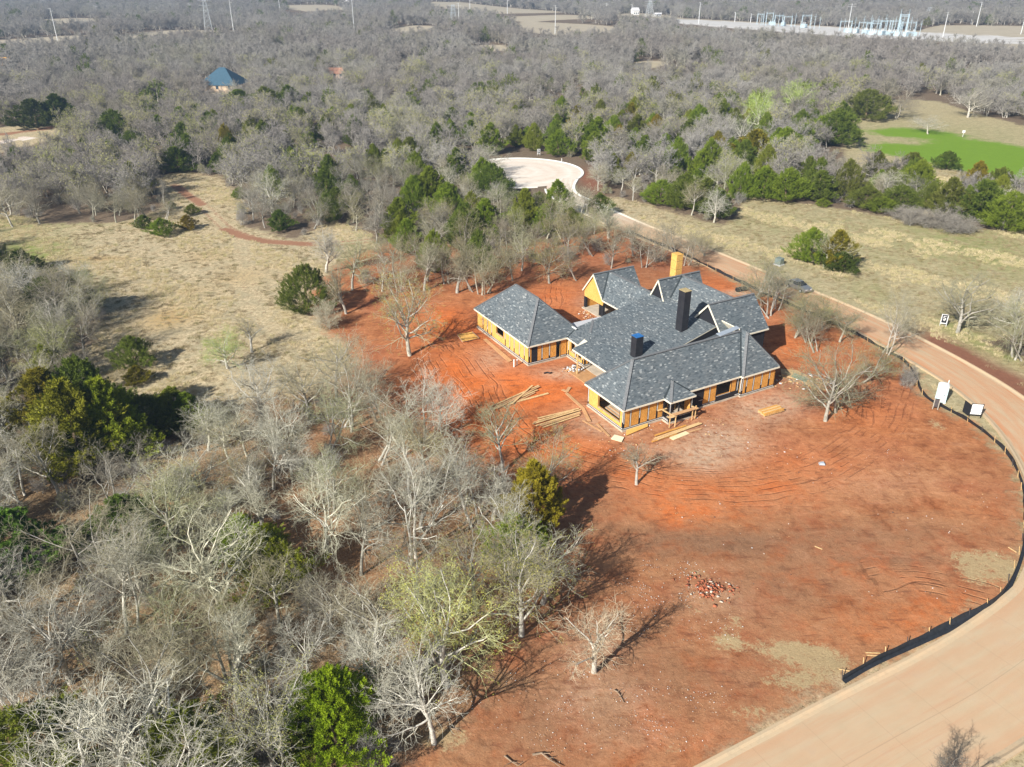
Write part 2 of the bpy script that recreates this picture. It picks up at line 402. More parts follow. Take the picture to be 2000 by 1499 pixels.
# forest floor and open grassland
wood = t.ramp(t.math('ADD', t.math('MULTIPLY', n2, .5), t.math('MULTIPLY', n3, .5)), [(.3, (.085, .06, .04)), (.5, (.17, .125, .085)), (.7, (.30, .235, .16))])
mead = t.ramp(t.math('ADD', t.math('MULTIPLY', n2, .45), t.math('MULTIPLY', n3, .55)), [(.36, (.14, .105, .06)), (.44, (.36, .28, .165)), (.53, (.58, .47, .29)), (.63, (.84, .71, .48))])
meadb = t.mix(t.step(n1, .42, .62), mead, (.34, .31, .20), 'MIX')
mead = t.mix(.45, mead, meadb)
mead = t.mix(t.math('MULTIPLY', t.step(n3, .5, .72), .35), mead, (.12, .10, .055))
mead = t.mix(t.math('MULTIPLY', A("gold"), t.step(n2, .3, .62)), mead, (.50, .32, .12))
ol = t.math('MULTIPLY', A("olive"), t.step(n1, .2, .65))
mead = t.mix(ol, mead, t.mix(n3, (.17, .21, .045), (.30, .32, .10)))
east = t.step(t.n("ShaderNodeSeparateXYZ").outputs[0], 20, 50)
sx = t.t.nodes[-1]
for q in t.t.nodes:
    if q.bl_idname == "ShaderNodeSeparateXYZ": t.l(p, q.inputs[0]); sy = q.outputs[1]
mead = t.mix(t.math('MULTIPLY', east, .45), mead, t.mix(t.step(t.noise(.6, 4, .7, t.scale(p, (1, 2.2, 1)), 1), .35, .65), (.20, .185, .085), (.44, .39, .22)))
opm = t.step(t.math('ADD', A("open"), t.math('MULTIPLY', t.math('SUBTRACT', n1, .5), 9)), -1.5, 1.5)
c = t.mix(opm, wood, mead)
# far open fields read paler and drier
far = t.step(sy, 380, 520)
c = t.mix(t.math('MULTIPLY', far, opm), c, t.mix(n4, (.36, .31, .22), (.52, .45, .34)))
gm = t.step(t.math('ADD', A("green"), t.math('MULTIPLY', t.math('SUBTRACT', n1, .5), 9)), -4, 2)
c = t.mix(gm, c, t.mix(t.math('ADD', t.math('MULTIPLY', n2, .5), t.math('MULTIPLY', n1, .5)), (.12, .21, .018), (.21, .34, .035)))
# leaf litter in the thicket
lit = t.ramp(t.math('ADD', t.math('MULTIPLY', n3, .5), t.math('MULTIPLY', n5, .5)), [(.34, (.06, .04, .022)), (.46, (.20, .13, .07)), (.56, (.45, .30, .165)), (.68, (.74, .55, .34))])
lm = t.step(t.math('ADD', A("litter"), t.math('MULTIPLY', t.math('SUBTRACT', n1, .5), 12)), -2, 2)
c = t.mix(lm, c, lit)
# bare red earth of the plot
base = t.ramp(t.math('ADD', t.math('MULTIPLY', n1, .6), t.math('MULTIPLY', n2, .4)), [(.30, (.20, .074, .032)), (.44, (.34, .130, .054)), (.56, (.46, .190, .080)), (.70, (.62, .31, .155))])
base = t.mix(t.math('MULTIPLY', t.step(n4, .45, .62), .35), base, (.43, .15, .075))
tko = A("trko"); tkm = A("trk")
wob = t.math('MULTIPLY', t.noise(.10, 2, .5, p), 2.0)
def lines(period, width, ph):
    f = t.math('FRACT', t.math('ADD', t.math('DIVIDE', tko, period), t.math('ADD', wob, ph)))
    return t.step(t.math('ABSOLUTE', t.math('SUBTRACT', f, .5)), width, width * .35)
g1 = t.step(t.noise(.23, 3, .6, p), .46, .60); g2 = t.step(t.noise(.31, 3, .6, t.scale(p, (1.3, .8, 1))), .44, .58)
rutv = t.math('MAXIMUM', t.math('MULTIPLY', lines(1.9, .075, 0), g1), t.math('MULTIPLY', lines(.85, .13, .3), g2))
tkm = t.step(tkm, .0, .45)
dirt = t.mix(t.math('MULTIPLY', A("orange"), t.step(n2, .12, .55)), base, t.mix(n3, (.58, .135, .03), (.74, .215, .055)))
dirt = t.mix(t.math('MULTIPLY', tkm, t.math('MULTIPLY', g1, .45)), dirt, t.mix(n3, (.50, .17, .06), (.62, .26, .12)))
dirt = t.mix(t.math('MULTIPLY', tkm, t.math('MULTIPLY', rutv, .32)), dirt, (.19, .065, .034))  # shade inside the ruts, painted as darker lines in the dirt colour
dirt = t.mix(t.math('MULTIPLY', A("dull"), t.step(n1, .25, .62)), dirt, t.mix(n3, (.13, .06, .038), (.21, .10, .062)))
dirt = t.mix(t.math('MULTIPLY', A("pale"), t.step(n2, .28, .55)), dirt, t.mix(n3, (.46, .31, .20), (.66, .50, .36)))
low = t.step(sy, 86, 62)
dirt = t.mix(t.math('MULTIPLY', low, t.step(n1, .3, .6)), dirt, t.mix(.5, dirt, t.mix(n3, (.22, .115, .055), (.54, .31, .165))))
dirt = t.mix(t.step(n5, .52, .75), dirt, t.mix(1.0, dirt, (1.3, 1.25, 1.25), 'MULTIPLY'))
dirt = t.mix(t.step(n5, .46, .3), dirt, t.mix(1.0, dirt, (.72, .70, .70), 'MULTIPLY'))
mot = t.noise(.75, 6, .78, p, .6)
dirt = t.mix(t.math('MULTIPLY', t.step(mot, .50, .36), .55), dirt, t.mix(1.0, dirt, (.55, .50, .50), 'MULTIPLY'))
dirt = t.mix(t.math('MULTIPLY', t.step(mot, .54, .66), .5), dirt, t.mix(1.0, dirt, (1.35, 1.4, 1.5), 'MULTIPLY'))
# streaks dragged across the plot
str_ = t.noise(.8, 4, .65, t.scale(p, (.35, 1.6, 1)), 1.2)
dirt = t.mix(t.math('MULTIPLY', t.step(str_, .56, .7), .55), dirt, (.17, .065, .036))
dirt = t.mix(t.math('MULTIPLY', t.step(str_, .44, .3), .3), dirt, (.50, .25, .14))
grs = t.math('MULTIPLY', A("grassy"), 1.25)
dirt = t.mix(t.math('MULTIPLY', t.step(t.math('ADD', grs, t.math('MULTIPLY', t.math('SUBTRACT', t.math('ADD', t.math('MULTIPLY', n2, .6), t.math('MULTIPLY', n3, .4)), .5), 3.2)), .62, 1.15), .85), dirt, t.mix(n3, (.26, .20, .095), (.60, .47, .27)))
chips = t.step(t.noise(16, 2, .5, p), .70, .76)
dirt = t.mix(t.math('MULTIPLY', chips, .45), dirt, (.55, .38, .28))
lotm = t.step(t.math('ADD', A("lot"), t.math('ADD', t.math('MULTIPLY', t.math('SUBTRACT', n1, .5), 8), t.math('MULTIPLY', t.math('SUBTRACT', n2, .5), 4))), -1.6, 1.4)
lo2 = t.math('MULTIPLY', lotm, t.math('SUBTRACT', 1.0, t.math('MULTIPLY', lm, .62)))
c = t.mix(lo2, c, dirt)
trm = t.step(t.math('ADD', A("trail"), t.math('MULTIPLY', t.math('SUBTRACT', n2, .5), 2.0)), .45, -.25)
c = t.mix(trm, c, t.mix(n3, (.24, .11, .065), (.42, .235, .14)))
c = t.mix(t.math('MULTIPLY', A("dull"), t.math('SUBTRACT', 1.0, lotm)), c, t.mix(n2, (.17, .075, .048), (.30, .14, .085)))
pdm = t.step(t.math('ADD', A("pad"), t.math('MULTIPLY', t.math('SUBTRACT', n4, .5), 45)), -4, 8)
c = t.mix(pdm, c, t.mix(n4, (.42, .39, .35), (.80, .78, .75)))
t.col(c)
hgt = t.math('ADD', t.math('MULTIPLY', n3, .35), t.math('ADD', t.math('MULTIPLY', n2, .9), t.math('MULTIPLY', t.math('MULTIPLY', rutv, tkm), -.7)))
hgt = t.math('ADD', hgt, t.math('MULTIPLY', n5, t.math('ADD', .08, t.math('MULTIPLY', opm, .14))))
t.bump(hgt, .75, .14)
t.b.inputs["Roughness"].default_value = .95; t.b.inputs["Specular IOR Level"].default_value = .1
gme.materials.append(t.m)

# ------------------------------------------------------------------ concrete street, kerbs, turning circle
def conc_mat(name, kerb=False):
    t = NT(name); p = t.pos(); uv = t.n("ShaderNodeUVMap").outputs[0]
    sp = t.n("ShaderNodeSeparateXYZ"); t.l(uv, sp.inputs[0]); u, v = sp.outputs[0], sp.outputs[1]
    sq = t.n("ShaderNodeSeparateXYZ"); t.l(p, sq.inputs[0]); py = sq.outputs[1]
    nl = t.noise(.9, 4, .6, t.scale(uv, (1.4, .16, 1))); nb = t.noise(.5, 4, .6, p); nf = t.noise(9, 3, .6, p)
    clean = t.mix(nb, (.45, .345, .22), (.58, .46, .305))
    if not kerb:
        mid = t.step(py, 55, 75)                    # mud carried in by the trucks
        hi = t.step(py, 168, 140)
        mud = t.math('MULTIPLY', t.math('ADD', .5, t.math('MULTIPLY', t.math('MULTIPLY', mid, hi), .62)), t.step(t.math('ADD', t.math('MULTIPLY', nl, .8), t.math('MULTIPLY', nb, .2)), .25, .66))
        edge = t.math('MULTIPLY', t.step(t.math('ABSOLUTE', t.math('SUBTRACT', u, 4.5)), 2.6, 4.0), t.math('ADD', .18, t.math('MULTIPLY', t.math('MULTIPLY', mid, hi), .45)))
        far = t.step(py, 160, 185)
        clean = t.mix(far, clean, (.82, .80, .72))
        c = t.mix(mud, clean, t.mix(nf, (.50, .28, .155), (.56, .33, .19)))
        c = t.mix(t.math('MULTIPLY', edge, t.step(nl, .35, .6)), c, (.52, .21, .09))
        strk = t.step(t.noise(.7, 4, .7, t.scale(uv, (2.8, .09, 1))), .53, .72)
        c = t.mix(t.math('MULTIPLY', strk, t.math('SUBTRACT', .40, t.math('MULTIPLY', far, .36))), c, (.50, .27, .16))
        c = t.mix(t.math('MULTIPLY', t.step(nb, .55, .75), .25), c, (.42, .33, .24))
        fr = t.math('FRACT', t.math('DIVIDE', v, 4.6)); j = t.math('LESS_THAN', fr, .008)
        j2 = t.math('LESS_THAN', t.math('ABSOLUTE', t.math('SUBTRACT', u, 4.5)), .03)
        c = t.mix(t.math('MULTIPLY', t.math('MAXIMUM', j, j2), .28), c, (.22, .15, .1))
    else:
        c = t.mix(t.math('MULTIPLY', t.step(nb, .35, .7), t.math('MULTIPLY', t.step(py, 170, 140), .4)), clean, (.58, .36, .20))
        c = t.mix(t.math('MULTIPLY', t.step(t.noise(2.5, 4, .7, p), .5, .68), .3), c, (.36, .27, .18))
        far = t.step(py, 160, 185); c = t.mix(far, c, (.85, .84, .78))
    t.col(c); t.bump(nf, .15, .02)
    return t.m
M_road = conc_mat("street_concrete"); M_kerb = conc_mat("kerb_concrete", True)
def ribbon(name, line, prof, mat, kind, vary=False):
    """prof: list of (offset to the left of the line, z)"""
    L = [0.0]
    for a, b in zip(line, line[1:]): L.append(L[-1] + math.dist(a, b))
    offs = [(voff if vary else offset)(line, d) for d, z in prof]
    m = MB()
    for k in range(len(prof) - 1):
        for i in range(len(line) - 1):
            q = [(*offs[k][i], prof[k][1]), (*offs[k][i + 1], prof[k][1]), (*offs[k + 1][i + 1], prof[k + 1][1]), (*offs[k + 1][i], prof[k + 1][1])]
            m.poly(q, 0, [(prof[k][0], L[i]), (prof[k][0], L[i + 1]), (prof[k + 1][0], L[i + 1]), (prof[k + 1][0], L[i])])
    o = m.build(name, mat); tag(o, kind=kind); return o
ribbon("road", REDGE, [(.55, .0), (2.4, .035), (4.5, .06), (6.6, .035), (8.45, .0)], M_road, "structure", True)
# kerbs run past the turning circle's mouth
KR = REDGE
KL = [p for p in LEDGE if p[1] < 197]
ribbon("kerb", KR, [(-.12, -.1), (-.1, .13), (.14, .14), (.32, .05), (.6, .005)], M_kerb, "structure")
ribbon("kerb", KL, [(.12, -.1), (.1, .13), (-.14, .14), (-.32, .05), (-.6, .005)], M_kerb, "structure")
m = MB()
N = 96; cx, cy, cr = CUL
for i in range(N):
    a0, a1 = 2 * math.pi * i / N, 2 * math.pi * (i + 1) / N
    m.poly([(cx, cy, .1), (cx + (cr - .5) * math.cos(a0), cy + (cr - .5) * math.sin(a0), .014), (cx + (cr - .5) * math.cos(a1), cy + (cr - .5) * math.sin(a1), .014)], 0,
           [(4.2, 1), (2.2, 1), (2.2, 1)])
o = m.build("turning_circle", M_road); tag(o, kind="structure")
arc = [(cx + cr * math.cos(a), cy + cr * math.sin(a)) for a in np.linspace(math.radians(-27), math.radians(286), 90)]
arc = chaikin(arc, 1)
ribbon("kerb", arc, [(-.0, -.1), (.02, .13), (-.22, .14), (-.42, .06), (-.68, .012)][::1] if False else [(.12, -.1), (.1, .13), (-.14, .14), (-.34, .06), (-.62, .016)], M_kerb, "structure")
# concrete lane at the far left
lane = chaikin(W([(-260, 300), (-60, 286), (10, 278), (60, 268)]), 2)
ribbon("lane", lane, [(-3.2, -.02), (3.2, -.02)], M_road, "structure")

# ------------------------------------------------------------------ trees
def bark_mat(name, c0, c1, tint=.35):
    t = NT(name); n = t.noise(2.2, 4, .7, t.obj()); oi = t.n("ShaderNodeObjectInfo")
    c = t.mix(t.step(n, .3, .7), c0, c1)
    c = t.mix(1.0, c, oi.outputs["Color"], 'MULTIPLY')
    r = oi.outputs["Random"]
    c = t.mix(t.math('MULTIPLY', r, tint), c, t.mix(1.0, c, (.68, .65, .62), 'MULTIPLY'))
    big = t.noise(.011, 2, .5, t.pos()); b2 = t.noise(.05, 2, .5, t.pos())
    c = t.mix(t.math('MULTIPLY', t.step(big, .42, .62), .55), c, t.mix(1.0, c, (.80, .74, .72), 'MULTIPLY'))
    c = t.mix(t.math('MULTIPLY', t.step(b2, .5, .68), .4), c, t.mix(1.0, c, (.98, 1.0, .72), 'MULTIPLY'))
    t.col(c); t.b.inputs["Roughness"].default_value = .9; return t.m
M_bark = bark_mat("bark", (.40, .385, .325), (.74, .71, .63))
M_twig = bark_mat("twigs", (.375, .36, .295), (.60, .585, .49))
M_twigfar = bark_mat("far_twigs", (.28, .262, .24), (.46, .44, .405), .65)
def leafmat(name, a, b, c3, sc=1.2):
    t = NT(name); n = t.noise(sc, 3, .6, t.obj()); oi = t.n("ShaderNodeObjectInfo")
    c = t.mix(t.step(n, .3, .7), a, b)
    c = t.mix(t.math('MULTIPLY', t.step(oi.outputs["Random"], .45, 1.0), .75), c, c3)
    c = t.mix(1.0, c, oi.outputs["Color"], 'MULTIPLY')
    t.col(c); t.b.inputs["Roughness"].default_value = .75
    t.b.inputs["Specular IOR Level"].default_value = .15
    return t.m
M_bud = leafmat("buds", (.34, .34, .10), (.50, .47, .19), (.40, .44, .10))
M_cedar = leafmat("cedar_sprays", (.075, .105, .018), (.165, .195, .033), (.15, .14, .035))

def unit(v): return v / (np.linalg.norm(v, axis=-1, keepdims=True) + 1e-9)
def rot_away(D, ang, az):
    ref = np.where(np.abs(D[:, 2:3]) < .9, np.array([[0, 0, 1.]]), np.array([[1., 0, 0]]))
    e1 = unit(np.cross(D, ref)); e2 = np.cross(D, e1)
    return unit(D * np.cos(ang)[:, None] + (e1 * np.cos(az)[:, None] + e2 * np.sin(az)[:, None]) * np.sin(ang)[:, None])
def polylines(P0, D0, L, m, wig, trop, r, up=np.array([0, 0, 1.])):
    n = len(P0); pts = np.zeros((n, m + 1, 3)); pts[:, 0] = P0; D = D0.copy()
    for k in range(1, m + 1):
        D = unit(D + r.normal(0, wig, (n, 3)) + up * trop)
        pts[:, k] = pts[:, k - 1] + D * (L / m)[:, None]
    return pts
def tubes(pts, r0, r1, k=3):
    """pts (n,m,3) -> verts, quads"""
    n, m, _ = pts.shape
    d = unit(np.gradient(pts, axis=1))
    ref = np.where(np.abs(d[..., 2:3]) < .9, np.array([0, 0, 1.]), np.array([1., 0, 0]))
    e1 = unit(np.cross(d, ref)); e2 = np.cross(d, e1)
    rr = r0[:, None] + (r1 - r0)[:, None] * np.linspace(0, 1, m)[None] ** .8
    a = np.arange(k) * 2 * np.pi / k
    V = pts[:, :, None, :] + rr[:, :, None, None] * (e1[:, :, None, :] * np.cos(a)[None, None, :, None] + e2[:, :, None, :] * np.sin(a)[None, None, :, None])
    idx = np.arange(n * m * k).reshape(n, m, k)
    A = idx[:, :-1, :]; B = idx[:, 1:, :]
    Fq = np.stack([A, B, np.roll(B, -1, 2), np.roll(A, -1, 2)], -1).reshape(-1, 4)
    return V.reshape(-1, 3), Fq
def children(pts, r0, r1, L, nc, tmin, ang, ratio, r, rk=.62):
    n, m, _ = pts.shape
    t = (np.linspace(tmin, .98, nc)[None] + r.uniform(-.06, .06, (n, nc))).clip(.05, .995)
    f = t * (m - 1); i0 = np.minimum(f.astype(int), m - 2); w_ = (f - i0)[..., None]
    ar = np.arange(n)[:, None]
    pp = pts[ar, i0] * (1 - w_) + pts[ar, i0 + 1] * w_
    D = unit(pts[ar, i0 + 1] - pts[ar, i0])
    az = r.uniform(0, 6.28, (n, 1)) + np.arange(nc)[None] * 2.4 + r.normal(0, .4, (n, nc))
    an = r.uniform(ang[0], ang[1], (n, nc)) * (1 - .45 * (t > .93))
    Dn = rot_away(D.reshape(-1, 3), an.ravel(), az.ravel())
    Ln = (L[:, None] * ratio * (1.15 - .55 * (t - tmin) / (1 - tmin)) * r.uniform(.7, 1.25, (n, nc))).ravel()
    rad = (r0[:, None] + (r1 - r0)[:, None] * t ** .8)
    rn = (np.minimum(rad * rk, rad * .95)).ravel()
    return pp.reshape(-1, 3), Dn, Ln, rn

def bare_tree(seed, H=10.0, R=4.5, stems=1, fork=.30, lod=0, lean=(0, 0), bud=0, twig=.009, droop=0.0, dens=1.0, narrow=False, wig=.16):
    r = np.random.default_rng(seed)
    n = stems
    base = np.zeros((n, 3)); 
    if n > 1: base[:, :2] = r.normal(0, .35, (n, 2))
    base[:, 2] = -.1
    D = unit(np.concatenate([r.normal(0, .10 if n == 1 else .30, (n, 2)) + np.array(lean), np.ones((n, 1))], 1))
    L = np.full(n, H * .62) * r.uniform(.85, 1.05, n)
    tr = polylines(base, D, L, 7, .09, .06, r)
    tk = (.026 if n == 1 else .018) * H * r.uniform(.85, 1.15, n)
    V1, F1 = tubes(tr, tk, tk * .42, 7 if lod == 0 else 4)
    parts_t = [(V1, F1)]
    # main limbs
    nl = max(4, int({1: 11, 2: 7, 3: 5}.get(n, 3) * dens))
    p, d, l, rr = children(tr, tk, tk * .42, L, nl, fork / .62, (.65, 1.2) if not narrow else (.3, .6), 1.0, r, .62)
    l = (R * (1.0 if not narrow else 1.25) * r.uniform(.75, 1.12, len(l)))
    li = polylines(p, d, l, 6, wig, .085 - droop, r)
    V, F_ = tubes(li, rr, rr * .35, 5 if lod == 0 else 3); parts_t.append((V, F_))
    # branches
    p, d, l2, r2 = children(li, rr, rr * .35, l, 7 if lod == 0 else 6, .2, (.45, 1.1), .52, r, .66)
    l2 = l2.clip(.8, 3.5)
    b2 = polylines(p, d, l2, 4, wig * 1.2, .04 - droop, r)
    cr = []
    cr.append(tubes(b2, r2, r2 * .4, 3))
    k3 = 5 if lod == 0 else 6
    p, d, l3, r3 = children(b2, r2, r2 * .4, l2, k3, .15, (.45, 1.15), .62, r, .68)
    l3 = l3.clip(.5, 1.9); r3 = np.maximum(r3, twig * 1.7)
    b3 = polylines(p, d, l3, 3, wig * 1.4, .03, r)
    cr.append(tubes(b3, r3, r3 * .5, 3))
    tips = b3[:, -1]; tdir = unit(b3[:, -1] - b3[:, -2])
    if lod < 2:
        p, d, l4, r4 = children(b3, r3, r3 * .5, l3, 5 if lod == 0 else 3, .15, (.4, 1.1), .62, r, .7)
        l4 = l4.clip(.3, 1.1); r4 = np.maximum(r4 * .8, twig)
        b4 = polylines(p, d, l4, 2 if lod == 0 else 1, .2, .04, r)
        cr.append(tubes(b4, r4, r4 * .55, 3)); tips = b4[:, -1]; tdir = unit(b4[:, -1] - b4[:, -2])
    V = []; Fs = []; o = 0
    for v, f in cr: V.append(v); Fs.append(f + o); o += len(v)
    budF = None
    nq = len(np.concatenate(Fs))
    if bud:
        k = r.choice(len(tips), min(len(tips), int(len(tips) * min(bud, 1)))); reps = 4 if bud > 1 else (2 if bud >= 1 else 1)
        k = np.tile(k, reps)
        c = tips[k] + r.normal(0, .13, (len(k), 3)); s = r.uniform(.018, .045, len(k))[:, None]
        if lod: s = s * 2.4
        a = unit(r.normal(0, 1, (len(k), 3))); b = unit(np.cross(a, r.normal(0, 1, (len(k), 3))))
        q = np.stack([c + a * s, c + b * s, c - a * s, c - b * s], 1).reshape(-1, 3)
        Fs.append((np.arange(len(k) * 4).reshape(-1, 4)) + o); V.append(q)
    me = mesh_np("crown", np.concatenate(V), [np.concatenate(Fs)])
    me.materials.append(M_twig if lod == 0 else M_twigfar); me.materials.append(M_bud)
    if bud:
        mi = np.zeros(len(me.polygons), np.int32); mi[nq:] = 1; me.polygons.foreach_set("material_index", mi)
    V = []; Fs = []; o = 0
    for v, f in parts_t: V.append(v); Fs.append(f + o); o += len(v)
    mt = mesh_np("trunk", np.concatenate(V), np.concatenate(Fs), smoothf=True); mt.materials.append(M_bark)
    return mt, me

def cedar_tree(seed, H=7.0, R=3.0, lod=0, lump=.25, base=.02, shape=1.0):
    """an ovoid to pointed crown of upswept sprays round a tapered trunk"""
    r = np.random.default_rng(seed)
    ns = int(780 if lod == 0 else 110); nb = 84 if lod == 0 else 16
    # spray origins: on and inside the envelope
    t = r.beta(1.25, 1.5, ns); az = r.uniform(0, 6.283, ns)
    lobes = r.uniform(0, 6.283, 6); lam = r.uniform(.5, 1, 6)
    rnd = (np.sin(np.pi * np.clip(t, 0, 1) ** .62) ** .75) * (1 - .3 * t); cone = (1 - t) ** .78 * (1 - np.exp(-t * 8)) * 1.22
    env = rnd * (1 - min(shape, 1)) + cone * min(shape, 1)
    lm = 1 + lump * (np.sin(az * 3 + lobes[0] + t * 4) * lam[0] + np.sin(az * 5 + lobes[1] - t * 9) * .6 + np.sin(t * 17 + lobes[2] + az * 2) * .4)
    depth = r.uniform(.55, 1.0, ns) ** .6
    rad = R * env * lm * depth * 1.12
    C = np.stack([rad * np.cos(az), rad * np.sin(az), H * (base + (.97 - base) * t)], 1)
    outd = np.stack([np.cos(az), np.sin(az), np.zeros(ns)], 1)
    ax = unit(outd * (.75 - .5 * t)[:, None] + np.array([0, 0, 1.]) * (.55 + .5 * t)[:, None] + r.normal(0, .18, (ns, 3)))
    sl = (.85 if lod == 0 else 1.5) * R / 3 * r.uniform(.6, 1.25, ns) * (1.1 - .4 * t)
    # blades along each spray
    u = r.uniform(0, 1, (ns, nb)); wv = unit(r.normal(0, 1, (ns, nb, 3)))
    width = (sl[:, None] * .30 * (1 - u) ** .7 + .03)[..., None]
    c = C[:, None] + ax[:, None] * (u * sl[:, None])[..., None] + wv * width * r.uniform(.2, 1, (ns, nb, 1))
    dirn = unit(ax[:, None] * 1.0 + wv * .85 + r.normal(0, .15, (ns, nb, 3)))
    sd_ = unit(np.cross(dirn, r.normal(0, 1, (ns, nb, 3))))
    bl = r.uniform(.08, .21, (ns, nb, 1)) * (1.0 if lod == 0 else 2.6); bw = bl * (.17 if lod == 0 else .24)
    c = c.reshape(-1, 3); dirn = dirn.reshape(-1, 3); sd_ = sd_.reshape(-1, 3); bl = bl.reshape(-1, 1); bw = bw.reshape(-1, 1)
    V = np.stack([c - sd_ * bw, c + sd_ * bw, c + dirn * bl], 1).reshape(-1, 3)
    me = mesh_np("crown", V, np.arange(len(V)).reshape(-1, 3)); me.materials.append(M_cedar)
    tr = polylines(np.array([[0, 0, -.1]]), np.array([[0, 0, 1.]]), np.array([H * .8]), 5, .05, .1, r)
    V1, F1 = tubes(tr, np.array([.03 * H]), np.array([.03]), 6)
    mt = mesh_np("trunk", V1, F1); mt.materials.append(M_bark)
    return mt, me

BARE = {}
def B(key, *a, **k): BARE[key] = bare_tree(*a, **k)
B('oak0', 11, 10, 4.8); B('oak1', 12, 10, 5.2, fork=.22, wig=.2); B('oak2', 13, 10, 4.4, stems=2, fork=.25)
B('oak3', 14, 10, 5.0, stems=3, fork=.3, wig=.18); B('oak4', 15, 10, 4.6, bud=.7); B('oak5', 16, 10, 4.4, stems=2, bud=1.0, fork=.2)
B('oak6', 17, 10, 3.2, narrow=True, fork=.18); B('oak7', 18, 10, 5.6, fork=.2, wig=.26, dens=1.15); B('oak8', 19, 10, 4.6, bud=2, fork=.2)
B('thin0', 21, 8, 2.4, fork=.22, dens=.7, twig=.008, narrow=True); B('lean', 22, 10, 6.0, lean=(.16, 0), fork=.2, droop=.03, bud=.5, wig=.22, stems=1, dens=1.2)
B('bush0', 23, 4, 2.6, stems=7, fork=.08, dens=.8)
CED = {'c0': cedar_tree(31, 7, 3.0, shape=.7, lump=.42), 'c1': cedar_tree(32, 7, 2.4, lump=.5, shape=.85), 'c2': cedar_tree(33, 7, 3.5, lump=.2, shape=.3), 'c3': cedar_tree(34, 7, 2.0, lump=.42, shape=1.0)}
CEDSZ = {'c0': 3.0, 'c1': 2.4, 'c2': 3.5, 'c3': 2.0}
BSZ = {'oak0': 4.8, 'oak1': 5.2, 'oak2': 4.4, 'oak3': 5.0, 'oak4': 4.6, 'oak5': 4.4, 'oak6': 3.2, 'oak7': 5.6, 'oak8': 4.6, 'thin0': 2.4, 'lean': 6, 'bush0': 2.6}
used = []                                     # (x, y, clear radius) of trees already standing
def put_tree(kind, key, x, y, H, R, label, cat, group=None, rz=None, color=(1, 1, 1, 1), name=None):
    mt, me = (BARE if kind == 'b' else CED)[key]
    H0 = {'thin0': 8, 'bush0': 4}.get(key, 10) if kind == 'b' else 7; R0 = (BSZ if kind == 'b' else CEDSZ)[key]
    o = thing(name or ('bare_tree' if kind == 'b' else 'cedar_tree'), label, cat, (x, y, hz(x, y)), rng.uniform(0, 6.28) if rz is None else rz, group)
    sr = R / R0; o.scale = (sr, sr, H / H0)
    for nm, m_ in (('trunk', mt), ('crown', me)):
        c = bpy.data.objects.new(nm, m_); COL.objects.link(c); c.parent = o; c.color = color if nm == 'crown' else ((.38, .29, .22, 1) if kind == 'c' else (min(1.2, (color[0] + color[1]) / 2),) * 3 + (1,))
    used.append((x, y, R * (1.0 if kind == 'c' and y < 100 and label[:4] != 'half' else .55))); return o
GREY = (1, 1, 1, 1); TAN = (.84, .79, .66, 1); OLV = (.78, .82, .60, 1); DK = (.66, .62, .58, 1); WHT = (1.15, 1.15, 1.12, 1)
cg = lambda *a: (*a, 1)
